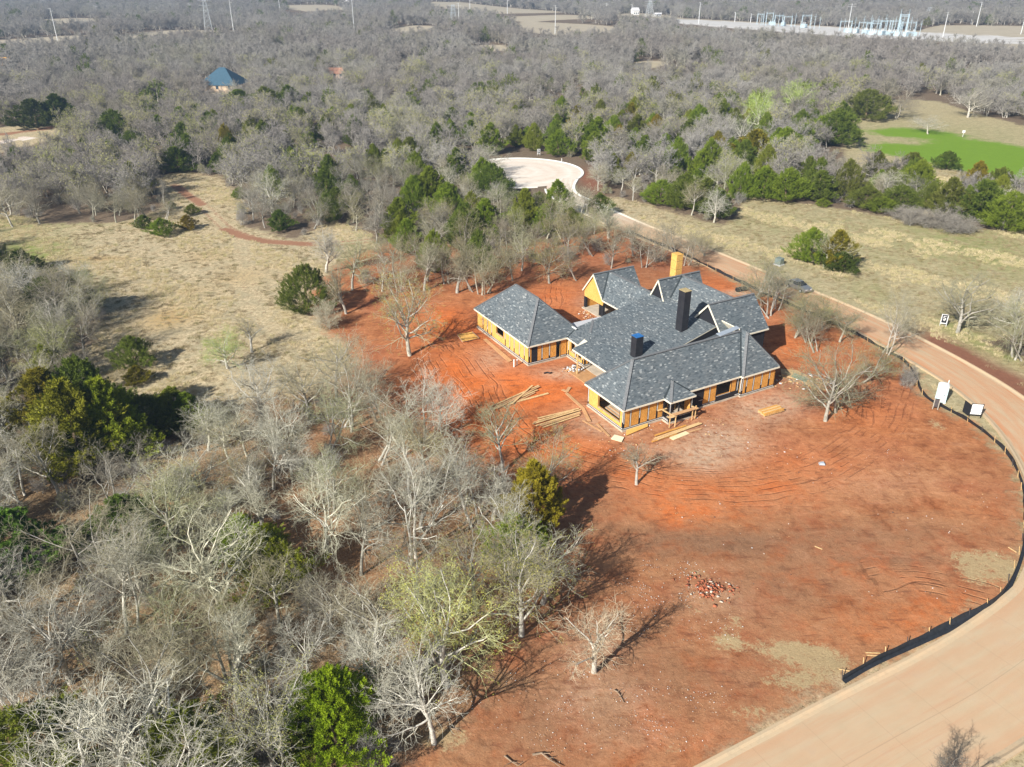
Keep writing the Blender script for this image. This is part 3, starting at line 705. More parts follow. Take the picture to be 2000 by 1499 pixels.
# trees that can be told apart: px, py (foot), height, crown radius, mesh, colour, label
TB = [
 (800, 694, 11.5, 5.4, 'oak8', TAN, 0.3, "large tan budding oak beside the red clearing, left of the detached hipped wing"),
 (1612, 822, 9.6, 5.6, 'lean', cg(.66, .67, .54), 5.9, "leaning oak with a thick pale trunk on red dirt right of the house front"),
 (1632, 806, 5.5, 4.6, 'oak1', cg(.66, .67, .54), 2.2, "low second oak close behind the leaning thick-trunked oak"),
 (1243, 946, 4.9, 2.3, 'thin0', TAN, 1.0, "small slender bare tree alone on red dirt in front of the house"),
 (1160, 1312, 7.6, 2.9, 'thin0', cg(1.15, 1.0, .85), 4.0, "young leafless tree with thin pale stem standing alone on the lower red dirt"),
 (1870, 650, 9.5, 6.0, 'oak7', cg(.66, .67, .54), 1.6, "broad bare oak with a pale trunk beside the black and white sign"),
 (1728, 690, 8.6, 3.4, 'oak3', cg(.9, .93, .85), 0.7, "bare tree reaching over the street from the black silt fence"),
 (1690, 748, 5.2, 3.6, 'oak5', cg(.66, .67, .54), 0.2, "low bushy oak between the silt fence and the leaning oak"),
 (1500, 620, 7.5, 4.2, 'oak3', cg(.66, .67, .54), 2.9, "multi-stemmed oak at the right gable of the house near the parked car"),
 (1556, 660, 6.8, 3.8, 'oak5', cg(.66, .67, .54), 0.9, "many-stemmed leafless oak right of the house, in front of the parked car"),
 (1592, 690, 5.0, 3.0, 'oak2', DK, 1.9, "darker short oak on the red dirt right of the house"),
 (1512, 604, 6.6, 3.2, 'oak3', cg(.62, .62, .54), 1.3, "dark stemmed bare tree between the right gable and the street kerb"),
 (1575, 668, 6.2, 3.6, 'oak3', cg(.66, .64, .55), 2.3, "bare thicket tree with many thin stems halfway between house and fence"),
 (1476, 585, 7.0, 3.8, 'oak5', cg(.66, .67, .54), 0.4, "spreading bare tree beyond the rightmost roof gable by the street"),
 (1606, 642, 5.0, 3.2, 'oak8', cg(.66, .67, .54), 0.8, "olive-tinted bare tree by the fence just right of the parked car"),
 (1640, 668, 5.4, 3.2, 'oak4', cg(.66, .67, .54), 3.8, "low olive bare tree against the fence right of the many-stemmed oak"),
 (637, 532, 8.6, 3.4, 'oak6', cg(1, 1, 1.02), 1.4, "slim grey bare tree rising behind the big round cedar"),
 (641, 640, 3.2, 2.2, 'bush0', cg(1.1, 1.05, .95), .5, "small grey leafless bush at the foot of the big round cedar"),
 (492, 688, 5.5, 2.6, 'thin0', TAN, 1.2, "faint thin bare tree in the lower middle of the dry meadow"),
 (445, 720, 5.2, 3.6, 'oak8', cg(.9, 1.1, .6), 2.6, "pale yellow-green budding tree in the lower dry meadow"),
 (536, 418, 9.2, 4.8, 'oak5', cg(1, 1, 1.03), 2.2, "silvery bare tree behind a small cedar beside the dirt trail"),
 (695, 450, 5, 2.5, 'thin0', TAN, .2, "spindly bare tree at the right end of the dirt trail"),
 (320, 432, 5.2, 2.6, 'oak2', TAN, .7, "short bare tree at the meadow edge left of the round cedars"),
 (262, 438, 6.4, 2.8, 'oak2', DK, 1.4, "bare tree with dark stem standing at the meadow's upper left edge"),
 (60, 615, 8.5, 5.6, 'oak7', cg(.95, .95, 1), .7, "gnarled bare oak at the left edge above the dark cedars"),
 (25, 443, 9.6, 5.2, 'oak1', TAN, 2.1, "old bare oak with a double trunk at the left edge by the mown lawn"),
 (78, 437, 8.6, 4.4, 'oak7', DK, 1.3, "dark leaning bare oak right of the double-trunked oak at the left edge"),
 (1730, 388, 6.6, 6.4, 'oak7', WHT, .6, "wide silver-grey oak with cedar skirts between field and green park"),
 (1812, 262, 6.0, 6.0, 'oak1', cg(1.15, 1.15, 1.2), .6, "small spreading bare tree on the bright green lawn"),
 (1745, 232, 9, 8, 'oak3', DK, .6, "dark bare tree cluster at the upper edge of the green park"),
 (1890, 230, 10, 9, 'oak7', cg(1, 1, 1.05), 1.6, "pale rounded bare tree behind the green lawn with cedars beside it"),
 (1800, 392, 5.6, 4.2, 'oak5', cg(.9, .9, 1), 2.6, "grey bare tree between two cedars below the green lawn"),
 (1945, 425, 6.4, 5.0, 'oak7', cg(1, 1, .95), 2.9, "grey bare oak tangled with cedars at the right edge of the field"),
 (1612, 522, 6.0, 4.4, 'oak3', cg(1, .98, .85), 1.7, "bare tree with several pale stems in front of the lone cedars in the field"),
 (1480, 262, 13, 6, 'oak8', cg(1.0, 1.3, .55), 1.7, "lime-green budding tree in the wood, left one of the lime-green pair"),
 (1553, 235, 13, 6, 'oak8', cg(.95, 1.25, .55), .7, "lime-green budding tree in the wood, right one of the lime-green pair"),
 (1440, 300, 11, 6.5, 'oak0', GREY, 2.7, "pale bare tree below the lime-green pair"),
 (952, 340, 7.5, 6.5, 'oak7', GREY, .9, "bare tree leaning over the left side of the pale turning circle"),
 (1130, 430, 7.0, 4.0, 'oak2', TAN, .9, "bare tree at the mouth of the turning circle"),
 (1188, 465, 7.4, 3.6, 'oak6', cg(.95, 1, .85), .3, "tall narrow bare tree between the turning circle and the house"),
 (872, 1340, 10.5, 4.9, 'oak8', cg(1.0, 1.05, .62), .5, "broad yellow-green budding oak at the lower right corner of the thicket"),
 (745, 1395, 9.5, 3.7, 'oak7', WHT, 1.5, "white-barked bare tree beside the big yellow-green cedar at the bottom"),
 (1060, 1178, 8.0, 4.3, 'oak4', cg(1, 1, .92), 2.5, "rounded grey-green bare tree at the right tip of the thicket"),
 (1000, 1110, 9.3, 3.6, 'oak1', WHT, .5, "pale branching tree behind the olive cedar at the thicket's edge"),
 (735, 900, 7.8, 3.8, 'oak2', TAN, .2, "two-stemmed pale bare tree at the upper right edge of the thicket"),
 (805, 1088, 11.5, 4.6, 'oak3', cg(1.05, 1.05, 1), .5, "tall twin-trunked bare tree near the dark shadow in the thicket"),
 (905, 985, 8.2, 4.6, 'oak4', TAN, 1.1, "budding bare tree whose shadow falls across the orange dirt"),
 (640, 1080, 10.0, 4.8, 'oak1', WHT, 3.9, "white-limbed spreading tree in the middle of the thicket"),
 (430, 1205, 10.5, 6.0, 'oak7', WHT, 3.2, "broad white-limbed oak left of the small bright cedar in the thicket"),
 (255, 1590, 11, 7.0, 'oak7', cg(1.25, 1.25, 1.22), 0.2, "large white-barked oak filling the bottom left corner"),
 (395, 1640, 10.5, 5.0, 'oak1', cg(1.2, 1.2, 1.17), 1.2, "white forked oak at the bottom edge left of the yellow-green cedar"),
 (60, 1500, 8, 4.6, 'oak3', cg(1.1, 1.1, 1.1), 2.2, "grey multi-stemmed oak at the left end of the bottom edge"),
 (820, 1170, 6, 3.2, 'oak5', DK, 2.2, "small dark bare tree in the shade between the thicket's right trees"),
]
back_row = [(625, 8), (0, 0)]
for i, (px, py, H, R, k, c_, rz, lab) in enumerate(TB):
    x, y = P(px, py); put_tree('b', k, x, y, H, R, lab, "tree", None, rz, c_)
for i, (px, py, R) in enumerate([(1762, 428, 3.4), (1790, 434, 3.0), (1812, 444, 2.6), (1838, 446, 3.2), (1862, 455, 2.8), (1886, 452, 2.8), (1775, 440, 1.8), (1850, 434, 2.6)]):
    x, y = P(px, py); put_tree('b', 'bush0', x, y, 1.9 + .3 * (i % 4), R, "blue-grey leafless bush in the brushy bank left of the cedars at the field's right edge", "bush", "blue-grey bushes at the field's right edge", None, cg(.74, .70, .72), "bare_bush")
# the row of bare trees on the red dirt behind the house
for px, py, H, R, k in [(829, 568, 8.4, 3.0, 'oak6'), (868, 556, 7, 3.0, 'oak2'), (893, 572, 8.8, 3.4, 'oak6'), (926, 570, 8.4, 3.2, 'oak2'), (944, 576, 9, 3.6, 'oak3'), (953, 574, 8.5, 3.6, 'oak5'),
                        (1001, 548, 6.6, 3.2, 'oak4'), (1073, 553, 7.4, 4.0, 'oak8'), (1128, 548, 6.6, 2.8, 'oak2'), (1194, 524, 9.2, 3.6, 'oak1'), (1040, 500, 7, 3.6, 'oak4'), (980, 500, 7.6, 3.6, 'oak2'),
                        (905, 505, 8, 3.8, 'oak5'), (850, 500, 8, 3.6, 'oak4'), (1110, 500, 7.4, 3.6, 'oak8'), (1236, 500, 6.6, 3.8, 'oak7'), (1262, 522, 6.2, 3.6, 'oak3'), (1290, 510, 6.4, 3.4, 'oak3'), (1345, 517, 6.4, 3.6, 'oak2'),
                        (1160, 500, 6.4, 3.4, 'oak2'), (770, 540, 7.6, 3.4, 'oak4'), (1375, 500, 5.5, 3.0, 'oak5'), (1320, 496, 6.4, 3.4, 'oak2')]:
    x, y = P(px, py); put_tree('b', k, x, y, H, R, "bare tree on the red dirt behind the house roofs", "tree", "bare trees in the row behind the house", None, cg(.70, .66, .56) if rng.random() < .65 else cg(.8, .79, .72))
G1 = cg(1.0, 1.08, .9); GB = cg(1.35, 1.5, .8); GO = cg(1.7, 1.2, .7); GY2 = cg(1.75, 1.7, .7)
TC = [
 (603, 608, 7.4, 3.9, 'c2', cg(1.0, 1.0, .9), "large round dark green cedar at the edge of meadow and red dirt"),
 (265, 716, 4.3, 2.3, 'c0', cg(1.1, 1.35, .9), "bright green young cedar alone in the lower dry meadow"),
 (270, 748, 2.4, 1.5, 'c1', GO, "small brownish cedar just below the bright green young cedar"),
 (318, 460, 3.4, 2.3, 'c0', GB, "round green cedar, middle of three in a row in the dry meadow"),
 (282, 446, 2.7, 1.6, 'c1', G1, "small cedar left of the round green one in the dry meadow"),
 (367, 448, 2.9, 1.6, 'c1', GO, "small olive cedar right of the round green one in the dry meadow"),
 (376, 418, 2.1, 1.5, 'c0', GB, "low bright cedar by the dirt trail above the olive cedar"),
 (336, 408, 1.7, .9, 'c1', G1, "tiny cedar uphill of the low bright cedar by the trail"),
 (348, 336, 6.4, 3.6, 'c1', G1, "tall dark cedar clump at the meadow's upper end beside the trail"),
 (374, 322, 6.8, 2.6, 'c3', G1, "narrow dark cedar right behind the tall clump at the meadow's upper end"),
 (549, 450, 4.2, 2.2, 'c1', cg(.8, 1, .8), "cedar under the silvery bare tree beside the dirt trail"),
 (470, 388, 2.6, 1.7, 'c0', GB, "small bright cedar left of the silvery bare tree"),
 (783, 474, 5.2, 2.4, 'c0', GB, "bright green cedar between the meadow and the trees behind the house"),
 (877, 425, 7.2, 3.6, 'c0', GB, "tall bright cedar left of the pale turning circle"),
 (905, 452, 3.6, 3.0, 'c2', GB, "low spreading cedar at the foot of the tall bright cedar"),
 (818, 400, 6.4, 3.4, 'c2', cg(.7, .8, .6), "dark cedar behind the tall bright cedar"),
 (660, 415, 5.4, 2.8, 'c1', G1, "cedar at the wood's edge above the slim grey tree"),
 (960, 392, 8.2, 4.8, 'c2', cg(.9, 1.05, .8), "broad cedar overlapping the left side of the turning circle"),
 (1088, 425, 8.0, 3.0, 'c3', GB, "pointed bright cedar in front of the turning circle"),
 (1052, 428, 5.6, 3.0, 'c0', G1, "round cedar left of the pointed bright cedar"),
 (1010, 432, 3.6, 2.4, 'c1', GB, "small cedar left of the round one in front of the turning circle"),
 (1112, 452, 4.6, 3.0, 'c0', G1, "cedar right of the pointed bright cedar beside the street"),
 (1170, 420, 4.6, 2.6, 'c0', G1, "cedar beneath a bare tree beside the mouth of the street"),
 (1400, 424, 6.0, 3.0, 'c1', G1, "dark cedar at the right end of the grove beside the street"),
 (1375, 415, 7.4, 3.4, 'c3', G1, "tall cedar with bare lower trunks in the grove beside the street"),
 (1335, 408, 7.6, 3.4, 'c0', G1, "full cedar in the middle of the grove beside the street"),
 (1290, 398, 5.2, 3.8, 'c2', GB, "wide cedar at the left end of the grove beside the street"),
 (1487, 388, 7.0, 3.9, 'c0', GB, "bright conical cedar, left of three at the top of the field"),
 (1535, 392, 7.2, 4.0, 'c0', GB, "bright conical cedar, middle of three at the top of the field"),
 (1597, 392, 6.8, 3.6, 'c1', G1, "darker cedar, right of three at the top of the field"),
 (1606, 404, 1.9, 1.4, 'c0', GB, "tiny round cedar alone in front of the three conical cedars"),
 (1690, 405, 4.6, 4.0, 'c2', G1, "cedar at the left foot of the wide silver-grey oak"),
 (1755, 408, 5.0, 4.4, 'c2', G1, "cedar at the right foot of the wide silver-grey oak"),
 (1720, 412, 3.0, 3.6, 'c2', GB, "low cedar at the front of the wide silver-grey oak"),
 (1788, 385, 8.2, 4.2, 'c0', GB, "large cedar below the green lawn, left of the lone small one"),
 (1774, 358, 7.4, 4.0, 'c1', G1, "cedar behind the large cedar below the green lawn"),
 (1848, 331, 4.6, 3.0, 'c0', cg(.8, .9, .7), "lone small cedar standing at the lower edge of the green lawn"),
 (1908, 432, 8.6, 4.8, 'c1', G1, "tall cedar at the right edge of the dry field"),
 (1965, 448, 7.4, 5.0, 'c2', GB, "broad cedar right of the tall cedar at the right edge of the field"),
 (1940, 400, 8, 4.5, 'c0', G1, "cedar behind the tall cedar at the right edge of the field"),
 (1580, 512, 6.2, 3.0, 'c0', GB, "bright cedar, left of the lone pair in the dry field"),
 (1630, 520, 6.6, 2.8, 'c1', GO, "brownish cedar, right of the lone pair in the dry field"),
 (1642, 530, 3.4, 2.6, 'c0', cg(.6, .7, .6), "low dark cedar under the brownish cedar in the dry field"),
 (1630, 283, 10, 7.0, 'c0', G1, "massive cedar at the left end of the green park"),
 (1598, 282, 8, 4.0, 'c1', GB, "cedar tucked against the left of the massive park cedar"),
 (1690, 232, 9.5, 8.5, 'c2', G1, "wide cedar mixed with bare limbs at the park's upper left"),
 (1530, 318, 9, 5, 'c0', GB, "bright cedar below the lime-green pair"),
 (1470, 330, 10, 5.6, 'c1', GO, "large rust-brown cedar in the wood left of the three conical cedars"),
 (1165, 300, 10, 4.2, 'c3', GB, "tall bright conical cedar behind the turning circle"),
 (1092, 304, 7, 3.8, 'c0', GB, "bright cedar behind the sign at the turning circle"),
 (160, 915, 10.5, 4.2, 'c1', GY2, "tall olive-green cedar at the left of the big cedar group above the thicket"),
 (110, 862, 9.0, 3.8, 'c1', GO, "golden-brown cedar at the back left of the big cedar group"),
 (180, 850, 9.6, 4.0, 'c0', G1, "dark green cedar at the top of the big cedar group"),
 (225, 893, 9.5, 3.8, 'c1', GY2, "yellowish cedar at the front right of the big cedar group"),
 (285, 845, 4.5, 4.2, 'c2', G1, "low dark cedar trailing off right of the big cedar group"),
 (345, 832, 5.0, 2.6, 'c3', GB, "small pointed cedar between the big group and the meadow shadows"),
 (372, 836, 4.6, 2.0, 'c3', GB, "second small pointed cedar right beside its twin above the thicket"),
 (530, 1150, 6.2, 3.0, 'c0', cg(1.9, 2.1, .7), "bright green cedar in the middle of the thicket beside a deep shadow"),
 (478, 1085, 4.4, 2.2, 'c1', cg(1.9, 2.1, .7), "small bright cedar just uphill of the bright green thicket cedar"),
 (1042, 1040, 8.0, 2.5, 'c3', cg(2.1, 1.7, .6), "golden olive pointed cedar at the thicket's right edge"),
 (1005, 1110, 5.6, 2.6, 'c0', cg(1.8, 2.0, .7), "bright green cedar beneath the golden pointed one"),
 (662, 1470, 7.6, 2.9, 'c0', cg(1.85, 2.1, .5), "large yellow-green cedar at the bottom of the thicket"),
 (628, 1432, 4.8, 2.2, 'c1', cg(1.6, 1.9, .7), "green cedar touching the left of the large yellow-green cedar"),
 (90, 1540, 7, 3.6, 'c0', cg(1.3, 1.5, .8), "green cedar under white branches in the bottom left corner"),
 (375, 1545, 6.6, 3.4, 'c1', cg(1.5, 1.7, .8), "green cedar under the white forked oak at the bottom edge"),
 (45, 1120, 6.6, 3.6, 'c1', cg(.8, 1.2, .8), "dark green cedar at the left edge of the thicket"),
 (250, 1070, 5.6, 3.0, 'c1', cg(.8, 1.1, .8), "half-hidden cedar below the big cedar group"),
 (105, 622, 6.4, 4.2, 'c2', cg(.6, .7, .6), "dark cedar under the gnarled oak at the left edge"),
 (150, 612, 6.0, 2.6, 'c1', cg(.6, .65, .6), "dark cedar casting the long meadow shadow at the left"),
 (55, 560, 6.4, 3.4, 'c1', cg(.7, .8, .6), "cedar behind the gnarled oak at the left edge"),
 (72, 250, 9, 6.5, 'c1', cg(.6, .7, .6), "dark cedar beside the concrete lane at the far left"),
 (118, 245, 10, 5.5, 'c3', cg(.6, .7, .6), "tall dark cedar right of the other beside the far left lane"),
 (230, 276, 9, 5.6, 'c0', G1, "large green cedar above the small glade at upper left"),
 (262, 286, 4.6, 4.0, 'c2', G1, "low cedar right of the large green cedar above the glade"),
 (470, 228, 9, 6.4, 'c1', G1, "jagged cedar at the left of the mid-wood cedar cluster"),
 (522, 226, 9.5, 6.0, 'c0', G1, "green cedar in the middle of the mid-wood cedar cluster"),
 (568, 224, 10, 5.0, 'c3', G1, "pointed cedar at the right of the mid-wood cedar cluster"),
]
for (px, py, H, R, k, c_, lab) in TC:
    x, y = P(px, py); put_tree('c', k, x, y, H, R, lab, "cedar", None, None, c_)

for q in ((662, 1575), (700, 1560), (165, 990), (225, 960), (290, 920)):
    used.append((*P(*q), 2.0))
x, y = P(1905, 1435, 8.5); put_tree('b', 'thin0', x, y, 6.3, 2.0, "bare treetop reaching into the picture over the street at the bottom right corner", "tree", None, 1.0, cg(.36, .35, .36))
# the woods: one seed point every few metres inside the camera's wide view, none on the open ground
def fillpoints(y0, y1, sp, half, seed):
    r = np.random.default_rng(seed)
    ys = np.arange(y0, y1, sp); out = []
    for yy in ys:
        hw = half * (yy + 40) + 15
        xs = np.arange(-hw, hw, sp)
        out.append(np.stack([xs + r.uniform(-.48, .48, len(xs)) * sp, yy + r.uniform(-.48, .48, len(xs)) * sp], 1))
    return np.concatenate(out)
pts = np.concatenate([fillpoints(22, 130, 4.7, .72, 1), fillpoints(130, 330, 6.2, .72, 2), fillpoints(330, 620, 7.6, .72, 3), fillpoints(620, 1150, 9.6, .72, 4), fillpoints(1150, 2400, 17, .74, 5)])
X, Y = pts[:, 0], pts[:, 1]
inside = np.full(len(X), -1e9)
for v in NOTREE.values(): inside = np.maximum(inside, sdf(v, X, Y))
for v in FRONT: inside = np.maximum(inside, sdf(v, X, Y))
keep = inside < 1.0 + 1.5 * np.sin(X / 7) * np.cos(Y / 9)
dr, _ = pdist([((a[0] + b[0]) / 2, (a[1] + b[1]) / 2) for a, b in zip(REDGE, LEDGE)], X, Y)
keep &= (dr > 9.0) & ~((X > 8) & (Y < 58))
keep &= ~((sdf(W_LOT, X, Y) > 1) & (X > 8) & (Y < 150))
for ux, uy, ur in used: keep &= np.hypot(X - ux, Y - uy) > ur + 1.2
# thin clearings inside the woods
gap = np.sin(X / 23 + 1) * np.cos(Y / 31 + 2) + np.sin(X / 11 - Y / 17) * .5
keep &= ~((gap > 1.12) & (Y > 60))
pts = pts[keep]; X, Y = pts[:, 0], pts[:, 1]
D = np.hypot(X, Y); r = np.random.default_rng(99)
# share of cedars: high in the belt around and behind the turning circle
belt = np.exp(-((Y - 235) / 75) ** 2) * (1 / (1 + np.exp(-(X + 60) / 40)))
pc = .04 + .58 * belt + .05 * np.exp(-((Y - 620) / 160) ** 2) + .22 * smooth(900, 1500, Y)
pc = np.where(Y < 130, .03, pc)
isc = r.random(len(X)) < pc
zones = [  # name of the zone by world position
 (lambda x, y: y < 62, "leafless grey oak crowded into the lowest rows of the thicket", "oaks in the lowest rows of the thicket"),
 (lambda x, y: (y < 100) & (x > -30), "bare oak in the reddish right half of the lower left thicket", "oaks in the right half of the thicket"),
 (lambda x, y: (y < 100), "bare grey oak in the dense left half of the lower left thicket", "oaks in the left half of the thicket"),
 (lambda x, y: (x < -20) & (y < 150), "bare tree in the tangle along the photo's left edge beside the meadow", "trees along the left edge"),
 (lambda x, y: (x < -20), "bare grey tree in the grove above the dry meadow", "trees above the meadow"),
 (lambda x, y: (x < 40), "bare tree in the wood between the house and the turning circle", "trees between house and turning circle"),
 (lambda x, y: True, "bare tree in the strip of wood right of the street", "trees right of the street")]
order = np.argsort(D)
nb = nc_ = 0; NB = 300 - len(TB) - 32; NC = 300 - len(TC)
indiv = np.zeros(len(X), bool)
bk = ['oak0', 'oak1', 'oak2', 'oak3', 'oak4', 'oak5', 'oak6', 'oak7', 'oak8']
vis = np.array([(-160 < Q(x, y, 4)[0] < 2160) and (Q(x, y, 10)[1] < 1510) for x, y in pts])
for i in order:
    if not vis[i]: continue
    x, y = X[i], Y[i]
    if isc[i] and nc_ < NC:
        nc_ += 1; indiv[i] = True; H = r.uniform(5.0, 9.0) if y > 130 else r.uniform(3.6, 6.5); s = r.uniform(.75, 1.0)
        near_c = y < 130
        lab, g = (("half-hidden green cedar among the bare oaks of the lower thicket", "cedars hidden in the thicket") if near_c else
                  ("green cedar in the belt of wood behind and right of the turning circle", "cedars behind the turning circle") if x > -5 else
                  ("green cedar scattered in the bare wood left of the turning circle", "cedars left of the turning circle"))
        v = r.random()
        colr = GO if v < .06 else (GB if v < .55 else G1)
        if near_c: colr = cg(1.5, 1.7, .8)
        put_tree('c', ['c0', 'c1', 'c2', 'c3'][r.integers(4)], x, y, H, H * .42 * s, lab, "cedar", g, None, colr)
    elif not isc[i] and nb < NB:
        nb += 1; indiv[i] = True
        k = bk[r.integers(9)]; H = r.uniform(6.2, 9.8) if y < 130 else r.uniform(5.6, 8.4); R = H * BSZ[k] / 10 * r.uniform(.85, 1.08)
        for f, lab, g in zones:
            if f(x, y): break
        v = r.random(); 
        if g == 'trees above the meadow': colr = cg(.62, .60, .60) if v < .7 else DK
        elif y < 100: colr = (WHT if v < .2 else GREY if v < .5 else TAN if v < .72 else OLV if v < .88 else DK)
        else: colr = GREY if v < .4 else (TAN if v < .7 else (OLV if v < .85 else DK))
        put_tree('b', k, x, y, H, R, lab, "tree", g, None, colr)

# beyond those, the far woods: each kind ONE object that repeats a few coarse trees
hidden = bpy.data.collections.new("tree_sources")
def source(name, mt, me):
    """trunk and crown in one mesh as a repeatable source"""
    n1_, n2_ = len(mt.vertices), len(me.vertices)
    v = np.zeros((n1_ + n2_) * 3, np.float32); mt.vertices.foreach_get("co", v[:n1_ * 3]); me.vertices.foreach_get("co", v[n1_ * 3:])
    def fl(m_):
        a = np.zeros(len(m_.loops), np.int32); m_.loops.foreach_get("vertex_index", a)
        c = np.zeros(len(m_.polygons), np.int32); m_.polygons.foreach_get("loop_total", c); return a, c
    a1, c1 = fl(mt); a2, c2 = fl(me)
    q = mesh_np(name, v.reshape(-1, 3), [a1.reshape(-1, c1[0]), (a2 + n1_).reshape(-1, c2[0])])
    mats = [mt.materials[0]] + list(me.materials)
    for m_ in mats: q.materials.append(m_)
    mi2 = np.zeros(len(me.polygons), np.int32); me.polygons.foreach_get("material_index", mi2)
    q.polygons.foreach_set("material_index", np.concatenate([np.zeros(len(c1), np.int32), mi2 + 1]))
    o = bpy.data.objects.new(name, q); return o
def scatter(name, label, cat, P_, rotz, scl, idx, sources, kind="stuff", gridz=True):
    c = bpy.data.collections.new(name + "_sources")
    for i, s in enumerate(sources):
        s.name = "%s_source_%02d" % (name, i); c.objects.link(s)
    me = bpy.data.meshes.new(name); me.vertices.add(len(P_)); me.vertices.foreach_set("co", np.asarray(P_, np.float32).ravel())
    for nm, ty, arr in (("rotz", 'FLOAT', rotz), ("pick", 'INT', idx)):
        a = me.attributes.new(nm, ty, 'POINT'); a.data.foreach_set("value", np.asarray(arr, np.float32 if ty == 'FLOAT' else np.int32))
    a = me.attributes.new("size", 'FLOAT_VECTOR', 'POINT'); a.data.foreach_set("vector", np.asarray(scl, np.float32).ravel())
    o = link(name, me); tag(o, label, cat, None, kind)
    g = bpy.data.node_groups.new(name, 'GeometryNodeTree')
    g.interface.new_socket("Geometry", in_out='INPUT', socket_type='NodeSocketGeometry'); g.interface.new_socket("Geometry", in_out='OUTPUT', socket_type='NodeSocketGeometry')
    N_ = g.nodes; gi = N_.new('NodeGroupInput'); go = N_.new('NodeGroupOutput'); ip = N_.new('GeometryNodeInstanceOnPoints')
    ci = N_.new('GeometryNodeCollectionInfo'); ci.inputs[0].default_value = c; ci.inputs[1].default_value = True; ci.inputs[2].default_value = True
    def na(nm, ty):
        x = N_.new('GeometryNodeInputNamedAttribute'); x.data_type = ty; x.inputs[0].default_value = nm; return x.outputs[0]
    cx_ = N_.new('ShaderNodeCombineXYZ'); g.links.new(na("rotz", 'FLOAT'), cx_.inputs[2])
    g.links.new(gi.outputs[0], ip.inputs[0]); g.links.new(ci.outputs[0], ip.inputs[2]); ip.inputs[3].default_value = True
    g.links.new(na("pick", 'INT'), ip.inputs[4]); g.links.new(cx_.outputs[0], ip.inputs[5]); g.links.new(na("size", 'FLOAT_VECTOR'), ip.inputs[6])
    g.links.new(ip.outputs[0], go.inputs[0])
    md = o.modifiers.new("repeat", 'NODES'); md.node_group = g
    return o
FB = [source("s", *bare_tree(41, 10, 4.9, lod=1, twig=.028, fork=.2)), source("s", *bare_tree(42, 10, 4.6, lod=1, stems=2, twig=.030, fork=.2)), source("s", *bare_tree(43, 10, 5.2, lod=1, twig=.028, bud=.5, fork=.2)),
      source("s", *bare_tree(44, 10, 4.8, lod=1, stems=3, twig=.03, bud=1, fork=.15))]
FB2 = [source("s", *bare_tree(45, 10, 5.2, lod=1, twig=.045, fork=.15, dens=.7)), source("s", *bare_tree(46, 10, 5.0, lod=1, stems=2, twig=.045, fork=.15, dens=.75))]
FC = [source("s", *cedar_tree(51, 7, 3.0, lod=1)), source("s", *cedar_tree(52, 7, 2.5, lod=1)), source("s", *cedar_tree(53, 7, 3.4, lod=1, lump=.35))]
rest = ~indiv & (D > 60)
def zz(m_): return np.stack([X[m_], Y[m_], terr(X[m_], Y[m_]) - .05], 1)
m1 = rest & ~isc; nn = m1.sum()
H = r.uniform(6.5, 10.0, nn) * (1 + .15 * smooth(300, 600, D[m1]))
wid = np.where(D[m1] > 1150, 1.75, np.where(D[m1] > 620, 1.2, np.where(D[m1] > 330, 1.05, .95)))
sc_ = np.stack([H / 10 * wid * r.uniform(.85, 1.15, nn)] * 2 + [H / 10], 1)
pk = np.where(D[m1] < 450, r.integers(0, 4, nn), r.integers(4, 6, nn))
pk = np.where((D[m1] < 450) & (D[m1] > 300) & (pk > 1) & (r.random(nn) < .6), pk - 2, pk)
scatter("bare_woods", "grey leafless wood stretching back to the horizon beyond the nearer trees", "woods", zz(m1), r.uniform(0, 6.28, nn), sc_, pk, FB + FB2)
m2 = rest & isc; nn2 = m2.sum(); H = r.uniform(5.0, 9.0, nn2) * (1 + .3 * smooth(300, 700, D[m2]))
wid = np.where(D[m2] > 1150, 1.6, 1.0)
sc_ = np.stack([H / 7 * wid * r.uniform(.8, 1.15, nn2)] * 2 + [H / 7], 1)
scatter("cedar_woods", "dark green cedars dotted through the far grey wood", "woods", zz(m2), r.uniform(0, 6.28, nn2), sc_, r.integers(0, 3, nn2), FC)
print("TREES", nb, nc_, nn, nn2)

# ------------------------------------------------------------------ the unfinished house (local x = a, y = b)
HO = (12.6, 81.1); HTH = math.radians(-60.5)
cU, sU = math.cos(HTH), math.sin(HTH)
def loc(px, py, z=0.0):
    x, y = P(px, py, z); dx, dy = x - HO[0], y - HO[1]
    return (dx * cU + dy * sU, -dx * sU + dy * cU)
def h2w(a, b, z=0.0): return (HO[0] + a * cU - b * sU, HO[1] + a * sU + b * cU, z)

